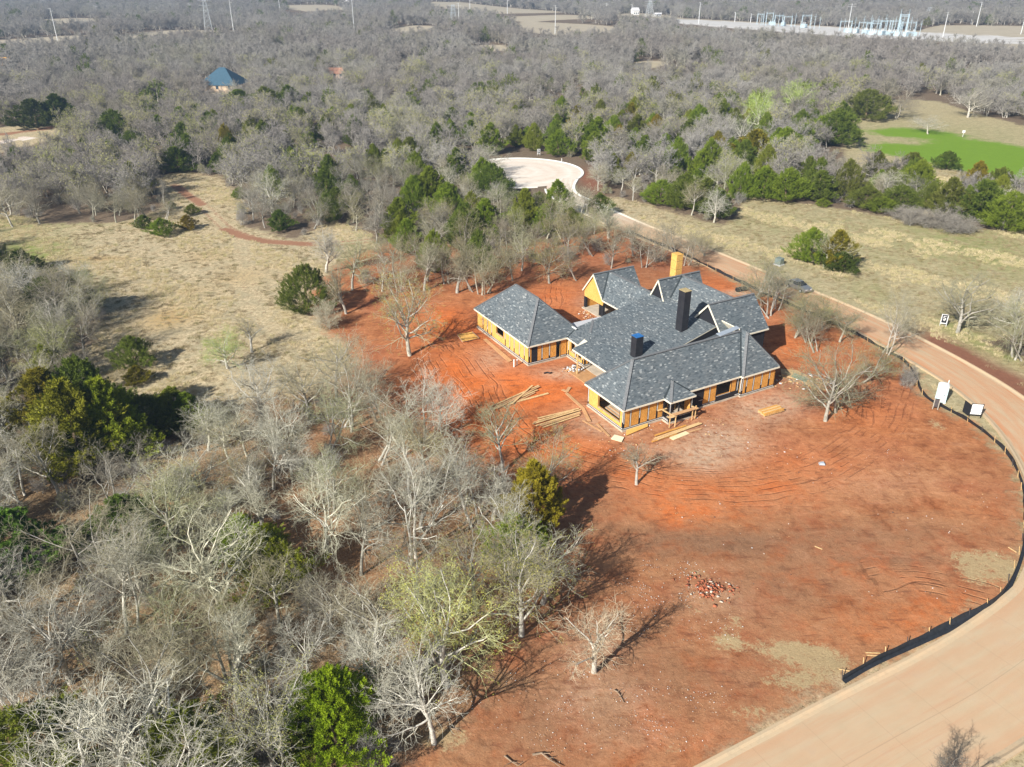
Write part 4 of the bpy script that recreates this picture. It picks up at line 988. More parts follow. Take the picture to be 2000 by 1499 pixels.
def shingle_mat():
    t = NT("slate_grey_shingles"); uv = t.n("ShaderNodeUVMap").outputs[0]
    s = t.n("ShaderNodeSeparateXYZ"); t.l(uv, s.inputs[0]); u, v = s.outputs[0], s.outputs[1]
    row = t.math('FLOOR', t.math('DIVIDE', v, .15))
    wn = t.n("ShaderNodeTexWhiteNoise", noise_dimensions='1D'); t.l(row, wn.inputs["W"])
    uo = t.math('ADD', t.math('DIVIDE', u, .33), t.math('MULTIPLY', wn.outputs[0], 5))
    colm = t.math('FLOOR', uo)
    cm = t.n("ShaderNodeCombineXYZ"); t.l(colm, cm.inputs[0]); t.l(row, cm.inputs[1])
    w2 = t.n("ShaderNodeTexWhiteNoise", noise_dimensions='3D'); t.l(cm.outputs[0], w2.inputs["Vector"])
    c = t.ramp(w2.outputs[0], [(0, (.070, .088, .100)), (.12, (.105, .128, .142)), (.42, (.128, .154, .168)), (.74, (.148, .172, .184)), (.86, (.175, .20, .21)), (.94, (.31, .34, .345))], 'CONSTANT')
    n = t.noise(.35, 3, .6, t.obj()); n2 = t.noise(14, 2, .6, t.obj())
    c = t.mix(t.math('MULTIPLY', t.step(n, .4, .65), .35), c, t.mix(1.0, c, (1.25, 1.12, 1.04), 'MULTIPLY'))
    c = t.mix(t.math('MULTIPLY', n2, .3), c, (.10, .11, .12))
    fr = t.math('FRACT', t.math('DIVIDE', v, .15))
    c = t.mix(t.math('MULTIPLY', t.math('LESS_THAN', fr, .14), .55), c, (.035, .04, .045))
    t.col(c); t.bump(t.math('ADD', fr, t.math('MULTIPLY', n2, .4)), .5, .02)
    t.b.inputs["Roughness"].default_value = .82; t.b.inputs["Specular IOR Level"].default_value = .3
    return t.m
def osb_mat(name, a, b):
    t = NT(name); p = t.obj()
    v = t.n("ShaderNodeTexVoronoi"); v.inputs["Scale"].default_value = 14; t.l(t.scale(p, (1, 1, .45)), v.inputs[0])
    c = t.mix(t.step(v.outputs["Color"], .2, .8), a, b)
    c = t.mix(t.math('MULTIPLY', t.step(t.noise(.8, 3, .6, p), .45, .7), .3), c, tuple(x * .72 for x in a))
    t.col(c); return t.m
M_sh = shingle_mat()
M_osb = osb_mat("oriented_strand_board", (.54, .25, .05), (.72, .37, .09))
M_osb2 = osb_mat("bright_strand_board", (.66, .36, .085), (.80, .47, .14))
M_cream = plain("primed_fascia", (.78, .72, .58), .06)
M_black = plain("black_paper", (.014, .015, .018), .3, 4, .75, c2=(.022, .022, .026))
M_white = plain("white_tape", (.66, .66, .64), .06)
M_cap = plain("ridge_cap_shingle", (.165, .17, .175), .18, 6)
M_valley = plain("dark_valley_metal", (.035, .045, .05), .2, 3, .5)
M_slab = plain("slab_concrete", (.50, .43, .34), .14, 1.3)
M_lumber = osb_mat("sawn_lumber", (.60, .38, .16), (.76, .54, .28))
M_lum2 = osb_mat("weathered_lumber", (.50, .27, .12), (.62, .38, .20))
M_memb = plain("pale_roof_membrane", (.55, .55, .56), .06, 2, .5)
M_metal = plain("galvanised_sheet", (.62, .68, .74), .05, 2, .35, .5)
M_blue = plain("blue_tarp_cap", (.03, .15, .40), .15, 3, .5)
M_pvc = plain("white_plastic", (.80, .80, .78), .03)

house = thing("unfinished_house", "sprawling unfinished house of yellow strand board under slate grey shingle roofs on red dirt", "house", (*HO, 0), HTH)
EPS = [0]
def roof(polys, name="roof", mat=None, fascia=(), caps=(), valleys=(), th=.14):
    m = MB()
    for pts in polys:
        v = [Vector(p) for p in pts]
        n = Vector((0, 0, 0))
        for i in range(len(v)):
            a, b = v[i], v[(i + 1) % len(v)]
            n += Vector(((a.y - b.y) * (a.z + b.z), (a.z - b.z) * (a.x + b.x), (a.x - b.x) * (a.y + b.y)))
        n.normalize()
        if n.z < 0: n = -n; v = v[::-1]
        lev = Vector((0, 0, 1)).cross(n)
        lev = lev.normalized() if lev.length > .02 else Vector((1, 0, 0))
        slo = n.cross(lev)
        m.poly(v, 0, [(p.dot(lev) + 50, p.dot(slo) + 50) for p in v])
        lo = [p - Vector((0, 0, th)) for p in v]
        m.poly(lo[::-1], 1)
        for i in range(len(v)):
            j = (i + 1) % len(v); m.poly([lo[i], lo[j], v[j], v[i]], 1)
    r = m.build(name, [mat or M_sh, M_cream], house)
    if fascia:
        f = MB()
        for p, q in fascia:
            d = Vector((0, 0, -.11))
            f.bar(Vector(p) + d, Vector(q) + d, .07, .20)
        f.build("fascia", M_cream, r)
    for p, q in caps:
        f = MB(); f.bar(Vector(p) + Vector((0, 0, .035)), Vector(q) + Vector((0, 0, .035)), .34, .07); f.build("ridge_cap", M_cap, r)
    for p, q in valleys:
        f = MB(); f.bar(Vector(p) + Vector((0, 0, .045)), Vector(q) + Vector((0, 0, .045)), .20, .05); f.build("valley_flashing", M_valley, r)
    return r
# detached-looking left wing with a hipped roof
A_, B_, C_, D_ = (-35.9, -.6, 3), (-20.3, -.6, 3), (-20.3, 8.2, 3), (-35.9, 8.2, 3)
R1, R2 = (-31.3, 3.8, 7.4), (-25.1, 3.8, 7.4)
roof([[A_, B_, R2, R1], [B_, C_, R2], [C_, D_, R1, R2], [D_, A_, R1]], fascia=[(A_, B_), (B_, (-20.3, 5.6, 3)), (C_, D_), (D_, A_)], caps=[(B_, R2), (A_, R1), (C_, R2), (D_, R1), (R1, R2)])
# low central roof, link and its upper slope
PZ = lambda b: 3 + .2 * (b - 4.15)
pp = lambda a, b: (a, b, PZ(b))
L1, L2, L3, L4, L5 = (-20.3, 5.6, 3.0), (-17.5, 5.5, 3.0), (-18.6, 8.1, 3.80), (-21.2, 10.4, 4.25), (-21.2, 7.7, 3.72)
roof([[pp(-16.8, 4.15), pp(-7, 4.15), pp(-7.2, 14), pp(-7.8, 21.2), pp(-21.1, 21.2), pp(-21.15, 10.4), pp(-18.6, 8.1), pp(-16.8, 8.1)],
      [L1, L2, L3, L4, L5], [L2, pp(-16.8, 4.15), pp(-16.8, 8.1), L3]],
     fascia=[(L1, L2), (L2, pp(-16.8, 4.15)), (pp(-16.8, 4.15), pp(-8.2, 4.15))], caps=[(L3, L4)], valleys=[(L1, L5)])
m = MB(); m.poly([(-7.12, 14, PZ(14) - .1), (-7.72, 21.2, PZ(21.2) - .1), (-7.72, 21.2, 3.2), (-7.12, 14, 3.2)]); m.build("black_wall_strip", M_black, house)
roof([[(-18.1, 21.2, 6.42), (-9.3, 21.2, 6.42), (-9.3, 24.3, 8.8), (-19.6, 24.3, 8.8)], [(-19.6, 24.3, 8.8), (-9.3, 24.3, 8.8), (-9.3, 30.4, 3.4), (-19.6, 30.4, 3.4)]],
     caps=[((-19.6, 24.3, 8.8), (-9.3, 24.3, 8.8))], valleys=[((-19.6, 24.3, 8.86), (-18.1, 21.2, 6.5))])
# back roof along the courtyard and the left gable wing
roof([[(-29.3, 17.7, 3), (-21.1, 17.7, 3), (-21.1, 20.6, 6.25), (-31.95, 20.6, 6.25)], [(-31.95, 20.6, 6.25), (-21.1, 20.6, 6.25), (-21.1, 24, 3), (-29.3, 24, 3)]],
     fascia=[((-29.3, 17.7, 3), (-21.1, 17.7, 3))], caps=[((-31.5, 20.6, 6.25), (-21.1, 20.6, 6.25))], valleys=[((-31.95, 20.55, 6.32), (-29.3, 17.7, 3.06))])
pk0, pk1 = (-31.95, 17.7, 6.28), (-31.95, 25.3, 6.28)
roof([[pk0, (-29.3, 17.7, 3), (-29.3, 25.3, 3), pk1], [pk0, pk1, (-34.6, 25.3, 3), (-34.6, 17.7, 3)]], fascia=[(pk0, (-29.3, 17.7, 3)), (pk0, (-34.6, 17.7, 3)), ((-34.6, 17.7, 3), (-34.6, 25.3, 3))], caps=[(pk0, pk1)])
# two taller gable wings whose ends stand above the low roof
q0, q1 = (-19.6, 20.0, 8.85), (-19.6, 27.5, 8.85)
roof([[q0, (-18.1, 20.0, 6.15), (-18.1, 27.5, 6.15), q1], [q0, q1, (-21.1, 27.5, 6.15), (-21.1, 20.0, 6.15)]], fascia=[(q0, (-18.1, 20.0, 6.15)), (q0, (-21.1, 20.0, 6.15))], caps=[(q0, q1)])
m = MB(); m.poly([(-21.0, 20.25, 6.1), (-18.2, 20.25, 6.1), (-19.6, 20.25, 8.68)]); m.poly([(-21.1, 27.3, 3.4), (-18.1, 27.3, 3.4), (-18.1, 27.3, 6.1), (-19.6, 27.3, 8.7), (-21.1, 27.3, 6.1)]); m.build("gable_end", M_black, house)
s0, s1 = (-9.3, 20.0, 8.75), (-9.3, 28.0, 8.75)
roof([[s0, (-6.6, 20.0, 5.78), (-6.6, 21.2, 5.78), (-5.9, 21.9, 5.0), (-5.9, 28.0, 5.0), s1], [s0, s1, (-11.7, 28.0, 6.1), (-11.7, 20.0, 6.1)]],
     fascia=[(s0, (-6.6, 20.0, 5.78)), (s0, (-11.7, 20.0, 6.1)), ((-5.9, 24.4, 5.0), (-5.9, 28.0, 5.0))], caps=[(s0, s1)])
m = MB(); m.poly([(-11.6, 20.25, 5.9), (-6.8, 20.25, 5.9), (-9.3, 20.25, 8.6)]); m.poly([(-6.2, 20.9, .1), (-6.2, 27.7, .1), (-6.2, 27.7, 5.1), (-6.2, 20.9, 5.1)])
m.poly([(-11.6, 27.7, .1), (-6.2, 27.7, .1), (-6.2, 27.7, 5.1), (-9.3, 27.7, 8.5), (-11.6, 27.7, 6)]); m.build("gable_end", M_black, house)
# front wing and its projecting right end
f0, f1, f2, f3 = (0, 0, 3), (0, 17.8, 3), (-3.9, 20.9, 6.9), (-3.9, 3.9, 6.9)
roof([[f0, f1, f2, f3], [f0, f3, (-7.8, 0, 3)], [(-7.8, 0, 3), f3, f2, (-7.8, 20.9, 3)]], fascia=[(f0, (0, 5.9, 3)), ((0, 9.7, 3), (0, 17.8, 3)), (f0, (-7.8, 0, 3)), ((-7.8, 0, 3), (-7.8, 4, 3))],
     caps=[(f0, f3), ((-7.8, 0, 3), f3), (f3, f2)])
g0, g1, ap = (.35, 17.8, 3), (.35, 24.0, 3), (-2.9, 20.9, 7.05)
roof([[g0, g1, ap], [g0, ap, (-4.1, 20.9, 7.05), (0, 17.8, 3)], [g1, (-7.5, 24, 3), (-7.5, 20.9, 7.05), ap]], fascia=[(g0, g1), (g0, (0, 17.8, 3)), (g1, (-6, 24, 3))], caps=[(g0, ap), (g1, ap)],
     valleys=[((0, 17.75, 3.06), (-4, 20.85, 7.06))])
roof([[(-4.05, 13.6, 6.8), (-4.05, 20.6, 6.82), (-7.5, 21, 5.35), (-7.1, 14, 4.4)]], name="saddle_roof")
m = MB(); m.hexa([(-4.6, 17.3, 6.98), (-3.75, 17.3, 6.98), (-4.35, 21.1, 7.02), (-5.15, 21.2, 7.02)], [(-4.6, 17.3, 7.04), (-3.75, 17.3, 7.04), (-4.35, 21.1, 7.08), (-5.15, 21.2, 7.08)]); m.build("ridge_metal_sheet", M_metal, house)
b0, b1, b2, b3, bp = (0, 5.9, 3), (1.15, 5.9, 3), (1.15, 9.7, 3), (0, 9.7, 3), (-1.2, 7.9, 4.28)
roof([[b0, b1, bp], [b1, b2, bp], [b2, b3, bp]], name="bay_roof", fascia=[(b0, b1), (b1, b2), (b2, b3)], caps=[(b1, bp)], valleys=[((-.02, 5.9, 3.06), bp), ((-.02, 9.7, 3.06), bp)])
m = MB(); m.hexa([(-23.2, 7.9, 3.42), (-21.3, 7.8, 3.5), (-21.3, 13.1, 3.5), (-23.2, 13.1, 3.42)], [(-23.2, 7.9, 3.5), (-21.3, 7.8, 3.58), (-21.3, 13.1, 3.58), (-23.2, 13.1, 3.5)]); m.build("flat_roof", M_memb, house)
m = MB(); a, b = loc(1113, 634.5, 3.95); c, d = loc(1125.5, 642.5, 3.95); m.bar((a, b, 3.95), (c, d, 3.88), .3, .06); m.build("step_flashing", M_pvc, house)

def chimney(a0, a1, b0_, b1_, z0, z1, mat, cap):
    m = MB(); m.box(a0, a1, b0_, b1_, z0, z1); o = m.build("chimney", mat, house)
    m = MB(); m.box(a0 - .03, a1 + .03, b0_ - .03, b1_ + .03, z1 + .002, z1 + .06); m.build("chimney_top", cap, o)
    m = MB()
    for z in np.arange(z0 + 1.3, z1 - .2, 1.22): m.box(a0 - .006, a1 + .006, b0_ - .006, b1_ + .006, z, z + .025)
    m.build("paper_lap", plain("lap_line", (.045, .045, .05)), o)
M_wrap = plain("black_building_paper", (.016, .016, .02), .3, 1.5, .6, c2=(.03, .03, .034))
chimney(-11.0, -9.8, 16.3, 17.35, 4.6, 10.95, M_wrap, plain("plywood_cap", (.42, .33, .17), .2))
chimney(-10.05, -9.0, 8.4, 9.5, 3.4, 6.65, M_wrap, M_blue)
chimney(-21.7, -20.5, 23.8, 24.9, 3.2, 11.5, M_osb2, M_osb2)

# walls -------------------------------------------------------------
def wall(p, q, z0, z1, out, openings=(), seams=(), mat=None, skirt=True, wide=()):
    """p, q: (a, b) ends; out: outward unit (a, b); openings: (s0, s1, z0, z1) in metres from p"""
    p = Vector((*p, 0)); q = Vector((*q, 0)); d = (q - p); L = d.length; d.normalize(); o = Vector((*out, 0))
    m = MB()
    def blk(mb, s0, s1, za, zb, t0=-.12, t1=0.0):
        if s1 - s0 < .01 or zb - za < .01: return
        c = [p + d * s0 + o * t0, p + d * s1 + o * t0, p + d * s1 + o * t1, p + d * s0 + o * t1]
        mb.hexa([(v.x, v.y, za) for v in c], [(v.x, v.y, zb) for v in c])
    cur = 0
    for s0, s1, za, zb in sorted(openings):
        blk(m, cur, s0, z0, z1); blk(m, s0, s1, z0, za); blk(m, s0, s1, zb, z1); cur = s1
    blk(m, cur, L, z0, z1)
    w_ = m.build("wall", mat or M_osb, house)
    k = MB(); wh = MB()
    def inop(s, z):
        return any(a - .02 < s < b + .02 and c < z < e for a, b, c, e in openings)
    r = random.Random(int(abs(p.x * 31 + p.y * 17) * 10))
    for s in seams:
        if inop(s, (z0 + z1) / 2): continue
        blk(k, s - .13, s + .13, z0 + .12, z1 - .02, .0, .006); zc = z0 + (z1 - z0) * r.uniform(.0, .45)
        blk(wh, s - .05, s + .06, zc + .14, z1 - .03, .006, .012)
    for s in wide: blk(k, s - .24, s + .24, z0 + .1, z1 - .02, .0, .007)
    if skirt:
        full = [(0, L)]
        for s0, s1, za, zb in sorted(openings):
            if za <= z0 + .3:
                a, b = full.pop(); full += [(a, s0), (s1, b)]
        for a, b in full:
            blk(k, a, b, z0 + .05, z0 + .15, .0, .008); blk(k, a, b, z0 + .24, z0 + .32, .0, .008); blk(wh, a + .03, b - .03, z0 + .15, z0 + .24, .0, .010)
    blk(k, 0, L, z1 - .12, z1, .0, .009)
    for s0, s1, za, zb in openings:
        if za > z0 + .3: blk(k, s0 - .1, s1 + .1, za - .14, za, .0, .013); blk(wh, s0, s1, za - .09, za - .04, .013, .018)
        blk(k, s0 - .09, s0, max(za, z0), zb, .0, .013); blk(k, s1, s1 + .09, max(za, z0), zb, .0, .013)
    if k.v: k.build("seam_tape", M_black, w_)
    if wh.v: wh.build("white_tape", M_white, w_)
    return w_
def along(p, axis, pxs, l0, l1, z=.3):
    """photo x positions on the wall's foot line -> metres from p"""
    o_ = []
    for x in pxs:
        y = l0[1] + (x - l0[0]) * (l1[1] - l0[1]) / (l1[0] - l0[0]); c = loc(x, y, z); o_.append(c[axis] - p[axis])
    return o_
p_, q_ = (-35.5, -.25), (-20.65, -.25)
sm = along(p_, 0, [939.5, 948, 956, 964.5, 978, 982, 990.5, 999, 1009, 1018.5], (933, 641), (1029, 714))
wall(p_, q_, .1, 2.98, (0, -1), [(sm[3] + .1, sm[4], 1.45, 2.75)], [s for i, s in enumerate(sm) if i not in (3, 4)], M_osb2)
p_, q_ = (-20.65, -.25), (-20.65, 5.75)
sm = along(p_, 1, [1043, 1049, 1061, 1075.5, 1089.5, 1096.5], (1029, 714), (1090, 699))
wall(p_, q_, .1, 2.98, (1, 0), [(sm[4], sm[5], .12, 2.7)], sm[2:4] + [.1], None, True, sm[:2])
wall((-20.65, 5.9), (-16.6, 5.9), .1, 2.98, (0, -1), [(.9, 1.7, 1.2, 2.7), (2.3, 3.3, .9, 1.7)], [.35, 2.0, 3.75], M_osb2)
wall((-16.6, 5.9), (-16.6, 9.0), .1, 3.3, (1, 0), [(1.2, 2.6, .12, 2.7)], [.2, .8])
wall((-16.6, 9.0), (-7.8, 9.0), .1, 3.7, (0, -1), [(1, 3.2, .5, 2.6), (4.2, 6.5, .12, 2.6)], [.4, 3.7, 7.5])
p_, q_ = (-7.45, .35), (-.35, .35)
sm = along(p_, 0, [1162, 1204], (1149, 796), (1214, 842))
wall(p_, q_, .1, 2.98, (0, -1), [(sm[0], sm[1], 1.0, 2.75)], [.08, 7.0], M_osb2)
wall((-7.45, 9.0), (-7.45, .35), .1, 3.2, (-1, 0), [(2, 3.2, .12, 2.4)], [1, 4.5, 6])
p_, q_ = (-.35, .35), (-.35, 6.1)
sm = along(p_, 1, [1233.5, 1252, 1269.5, 1287, 1300], (1219, 841), (1302, 818))
wall(p_, q_, .1, 2.98, (1, 0), [], [.1] + sm)
wall((-.35, 6.1), (.85, 6.1), .1, 2.98, (0, -1), [(.15, 1.0, .5, 2.6)], [], M_black)
wall((.85, 6.1), (.85, 9.5), .1, 2.98, (1, 0), [(.25, 1.35, .75, 2.7), (1.5, 3.2, .75, 2.7)], [.06, 3.3], M_black, False)
wall((.85, 9.5), (-.35, 9.5), .1, 2.98, (0, 1), [], [.6])
p_, q_ = (-.35, 9.5), (-.35, 17.5)
sm = along(p_, 1, [1366, 1375, 1388, 1399, 1402, 1431], (1362, 797), (1433, 778))
wall(p_, q_, .1, 2.98, (1, 0), [(sm[0] + .05, sm[1], 1.1, 2.7), (sm[4], sm[5], .95, 2.7)], [sm[2]], M_osb, True)
m = MB(); m.box(-.349, -.335, 9.6, p_[1] + sm[1], .12, 2.9); m.build('black_paper_panel', M_black, house); m = MB(); m.box(-.349, -.337, p_[1] + sm[4] - .05, 17.5, .12, .93); m.build("black_paper_panel", M_black, house)
wall((-.35, 17.5), (-.35, 18.15), .1, 2.98, (1, 0), [], [.3], M_black)
wall((-.35, 18.15), (.05, 18.15), .1, 2.98, (0, -1), [], [.2], M_osb2)
p_, q_ = (.05, 18.15), (.05, 23.7)
sm = along(p_, 1, [1461, 1475, 1491, 1506], (1446, 777), (1510, 758))
wall(p_, q_, .1, 2.98, (1, 0), [], [.08] + sm)
wall((.05, 23.7), (-6.2, 23.7), .1, 2.98, (0, 1), [(2, 3.5, .9, 2.4)], [1, 4.5])
# left gable wing: boarded gable over an open, shadowed porch
m = MB()
gz = lambda a: 6.2 - 1.22 * abs(a + 31.95)
zt = 1.98
m.hexa([(-34.4, 17.95, zt), (-29.5, 17.95, zt), (-29.5, 18.1, zt), (-34.4, 18.1, zt)], [(-34.4, 17.95, 3.1), (-29.5, 17.95, 3.1), (-29.5, 18.1, 3.1), (-34.4, 18.1, 3.1)])
m.poly([(-34.4, 17.95, 3.1), (-29.5, 17.95, 3.1), (-31.95, 17.95, 6.15)]); m.build("gable_wall", M_osb2, house)
for a in (-34.25, -30.2, -29.6):
    m = MB(); m.box(a - .25, a + .2, 17.98, 18.35, .1, 2.2); m.build("porch_post", M_black, house)
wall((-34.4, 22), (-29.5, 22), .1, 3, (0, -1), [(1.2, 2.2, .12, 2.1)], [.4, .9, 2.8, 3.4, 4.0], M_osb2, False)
wall((-34.4, 18.1), (-34.4, 25), .1, 3, (-1, 0), [], [1, 3, 5])
wall((-29.3, 21), (-21.3, 21), .1, 3, (0, -1), [(2, 3.4, .5, 2.4), (5, 6.4, .12, 2.4)], [1, 4, 7])
wall((-34.4, 25), (-21, 25), .1, 3, (0, 1), [(3, 5, .8, 2.2)], [1, 7, 9])
wall((-21.3, 8.2), (-21.3, 21), .1, 3.5, (-1, 0), [(4, 6, .5, 2.4), (8, 9, .12, 2.4)], [1, 3, 7, 11])
wall((-35.5, 7.9), (-20.65, 7.9), .1, 2.98, (0, 1), [(3, 4.5, .9, 2.2), (9, 11.5, .12, 2.3)], [1, 6, 8, 13])
wall((-35.5, -.25), (-35.5, 7.9), .1, 2.98, (-1, 0), [(2, 4, .9, 2.2)], [1, 5, 6.5])
wall((-19.6, 30), (-9.3, 30), .1, 3.4, (0, 1), [(1, 3, .8, 2.3), (4.5, 6, .12, 2.4)], [3.8, 7.5])
wall((-19.6, 27.3), (-19.6, 30), .1, 3.4, (-1, 0)); wall((-21, 25), (-21, 27.3), .1, 6, (-1, 0))
# slab and footing under each block
m = MB()
for a0, a1, b0_, b1_ in [(-35.6, -20.55, -.35, 8.0), (-21.2, -7.5, 5.8, 25.1), (-7.55, -.25, .25, 23.8), (-.25, .95, 6.0, 9.6), (-.25, .15, 18.05, 23.8), (-34.5, -21.2, 17.6, 25.1), (-19.7, -6.1, 25.1, 30.1)]:
    m.box(a0, a1, b0_, b1_, -.1, .135 + len(m.v) * 1e-4)
m.build("foundation_slab", M_slab, house)
# studs, ceiling joists and loose boards seen through the openings
m = MB()
for i in range(11): m.box(-6.9 + i * .6, -6.85 + i * .6, 3.3, 3.4, .2, 2.9)
for i in range(14): m.box(-4.5, -4.4, 9.9 + i * .6, 9.95 + i * .6, .2, 2.9)
for i in range(6): m.box(-1.3, -1.2, 6.3 + i * .6, 6.36 + i * .6, .2, 2.9)
for i in range(8): m.box(-23.5, -23.4, .4 + i * .8, .46 + i * .8, .2, 2.9)
m.build("wall_stud", M_lumber, house)
m = MB(); m.box(-6.6, -2.2, 1.2, 1.5, .16, .2); m.box(-6.2, -1.9, 1.8, 1.95, .17, .22); m.box(-5.8, -2.6, 2.3, 2.5, .16, .21); m.build("loose_floor_boards", M_lum2, house)
for a, b in ((-15.0, 4.35),):
    pass
a, b = loc(1127, 732, 0); m = MB(); m.box(a - .07, a + .07, b - .07, b + .07, 0, 2.9); m.build("eave_prop", M_lumber, house)
# concrete patio under the low eave
m = MB(); m.box(-16.55, -7.9, 3.4, 8.9, -.05, .10); m.build("patio_slab", plain("ochre_concrete", (.46, .26, .12), .12, 1.2), house)

# ------------------------------------------------------------------ things on the plot
def seg_bar(mb, p, q, w_, h, z): mb.bar((p[0], p[1], z), (q[0], q[1], z), w_, h)
def boards(name, label, cat, group, segs, w_=.19, h=.045, mats=None, z0=.05, zstep=0.0):
    for i, (a, b, *zz_) in enumerate(segs):
        z = zz_[0] if zz_ else z0 + (i % 3) * zstep
        x0, y0 = P(*a); x1, y1 = P(*b)
        m = MB(); L = math.hypot(x1 - x0, y1 - y0); m.bar((0, 0, 0), (L, 0, 0), w_, h)
        o = m.build(name, (mats or [M_lumber])[i % len(mats or [1])])
        o.location = (x0, y0, z); o.rotation_euler = (0, 0, math.atan2(y1 - y0, x1 - x0)); tag(o, label, cat, group)
boards("lumber_board", "long pale board in the crossed pile nearest the left wing", "board", "boards of the crossed pile by the left wing",
       [((957, 796), (1052, 754), .06), ((958, 800), (1048, 759), .06), ((962, 802), (1050, 763), .10), ((970, 801), (1054, 757), .16), ((1000, 792), (1040, 756), .22), ((985, 797), (1045, 768), .06)], .22, .05, [M_lumber, M_lum2])
boards("lumber_board", "separate wide board just below the crossed pile", "board", None, [((956, 800), (1071, 769), .05)], .34, .05)
boards("lumber_board", "board in the fanned pile between the crossed pile and the front wing", "board", "boards of the fanned pile",
       [((1050, 818), (1130, 799), .06), ((1042, 826), (1128, 803), .06), ((1040, 830), (1134, 802), .11), ((1046, 833), (1133, 806), .06), ((1055, 834), (1134, 809), .11), ((1060, 836), (1132, 812), .06), ((1050, 824), (1120, 804), .16)], .2, .05, [M_lumber, M_lum2, M_lumber])
boards("walkway_plank", "orange plank of the walkway crossing the dirt toward the front wing", "plank", "walkway planks",
       [((1098, 762), (1109, 767), .05), ((1106, 769), (1140, 800), .06), ((1138, 798), (1151, 824), .05), ((1113, 757), (1108, 764), .04)], .42, .05, [M_lum2])
boards("lumber_board", "thin orange board lying beside the front wing's left corner", "board", "thin boards by the left corner", [((1138, 822), (1176, 844), .05), ((1166, 829), (1190, 854), .09)], .24, .05, [M_lum2])
boards("lumber_board", "long board in the loose heap in front of the bay window", "board", "boards heaped in front of the bay",
       [((1278, 858), (1366, 827), .06), ((1279, 852), (1340, 832), .06), ((1275, 862), (1356, 834), .11), ((1284, 861), (1370, 829), .16), ((1273, 864), (1322, 848), .06), ((1310, 855), (1370, 838), .06)], .26, .05, [M_lumber, M_osb, M_lum2])
boards("lumber_board", "short pale wide board at the front of the heap by the bay window", "board", None, [((1311, 859), (1343, 846), .08)], .62, .05, [plain("pale_board", (.80, .66, .40), .08)])
# stacked lumber at the right front
x, y = P(1505, 805); st = thing("lumber_stack", "neat stack of planks on red dirt right of the house front", "lumber", (x, y, 0), math.atan2(*(lambda p, q: (q[1] - p[1], q[0] - p[0]))(P(1480, 812), P(1528, 798))))
for k in range(4):
    for j in range(5):
        m = MB(); sh = (k * 7 + j * 3) % 5 * .05; m.box(-1.55 + sh, 1.65 - sh, -.62 + j * .25, -.39 + j * .25, .05 + k * .08, .122 + k * .08); m.build("plank", [M_lumber, M_osb][(j + k) % 2], st)
m = MB(); m.box(-1.0, -.9, -.65, .65, 0, .048); m.box(.9, 1.0, -.65, .65, 0, .048); m.build("bearer", M_lum2, st)
def sheet(name, label, cat, pts, z, th, mat, group=None):
    w3 = [P3(*p, z) for p in pts]; c = np.mean(np.array(w3), 0)
    m = MB(); b = [(q[0] - c[0], q[1] - c[1], 0) for q in w3]; m.hexa(b, [(x_, y_, th) for x_, y_, _ in b])
    o = m.build(name, mat); o.location = (c[0], c[1], z); tag(o, label, cat, group); return o
sheet("strand_board_sheet", "yellow strand board sheet lying on a pale lift left of the left wing", "board", [(903, 668), (935, 661), (922, 649), (893, 654)], .16, .05, M_osb2)
sheet("plywood_pallet", "pale base under the yellow sheet left of the left wing", "pallet", [(903, 669), (936, 662), (923, 650), (893, 655)], .0, .14, M_memb)
sheet("plywood_sheet", "small cream sheet on the ground beyond the front left corner", "board", [(1193, 858), (1214, 864), (1219, 855), (1200, 850)], .03, .06, plain("cream_sheet", (.82, .74, .50), .05))
sheet("strand_board_sheet", "large yellow board leaning flat at the foot of the front wall's left end", "board", [(1222, 852), (1265, 834), (1266, 818), (1224, 838)], .06, .06, M_osb2)
sheet("walkway_strip", "pale orange board strip along the left wing's footing", "board", [(944, 664), (950, 662), (1001, 705), (993, 708)], .04, .05, M_lum2)
m = MB(); pts_ = [P(*q) for q in [(1526, 733), (1560, 742), (1600, 766), (1616, 762), (1592, 743), (1556, 725), (1524, 722)]]; c0 = pts_[0]
m.poly([(x - c0[0], y - c0[1], .13) for x, y in pts_])
for i in range(7):
    a, b = pts_[i], pts_[(i + 1) % 7]; m.poly([(a[0] - c0[0], a[1] - c0[1], -.1), (b[0] - c0[0], b[1] - c0[1], -.1), (b[0] - c0[0], b[1] - c0[1], .13), (a[0] - c0[0], a[1] - c0[1], .13)])
o = m.build("path_slab", plain("ochre_slab", (.50, .33, .17), .1, 1)); o.location = (*c0, 0); tag(o, "curved ochre slab strip leading off the front right corner toward the leaning oak", "slab")
sheet("plastic_sheet", "grey-green plastic sheet lying on the curved ochre slab strip", "sheet", [(1545, 736), (1574, 747), (1578, 740), (1552, 729)], .135, .02, plain("green_sheet", (.22, .30, .22), .15, 2, .4))
# capped pipes by the left wing
for i, (px, py, yt) in enumerate([(1004, 717, 705), (1010, 713.5, 705)]):
    x, y = P(px, py); m = MB(); m.tube([(0, 0, 0), (0, 0, 1.0 if i == 0 else .75)], .09, 10); m.tube([(0, 0, .98 if i == 0 else .73), (0, 0, 1.06 if i == 0 else .81)], .115, 10)
    o = m.build("drain_pipe", M_pvc); o.location = (x, y, 0); tag(o, ["taller white capped pipe standing by the left wing's front corner", "shorter white capped pipe right of the taller one"][i], "pipe")
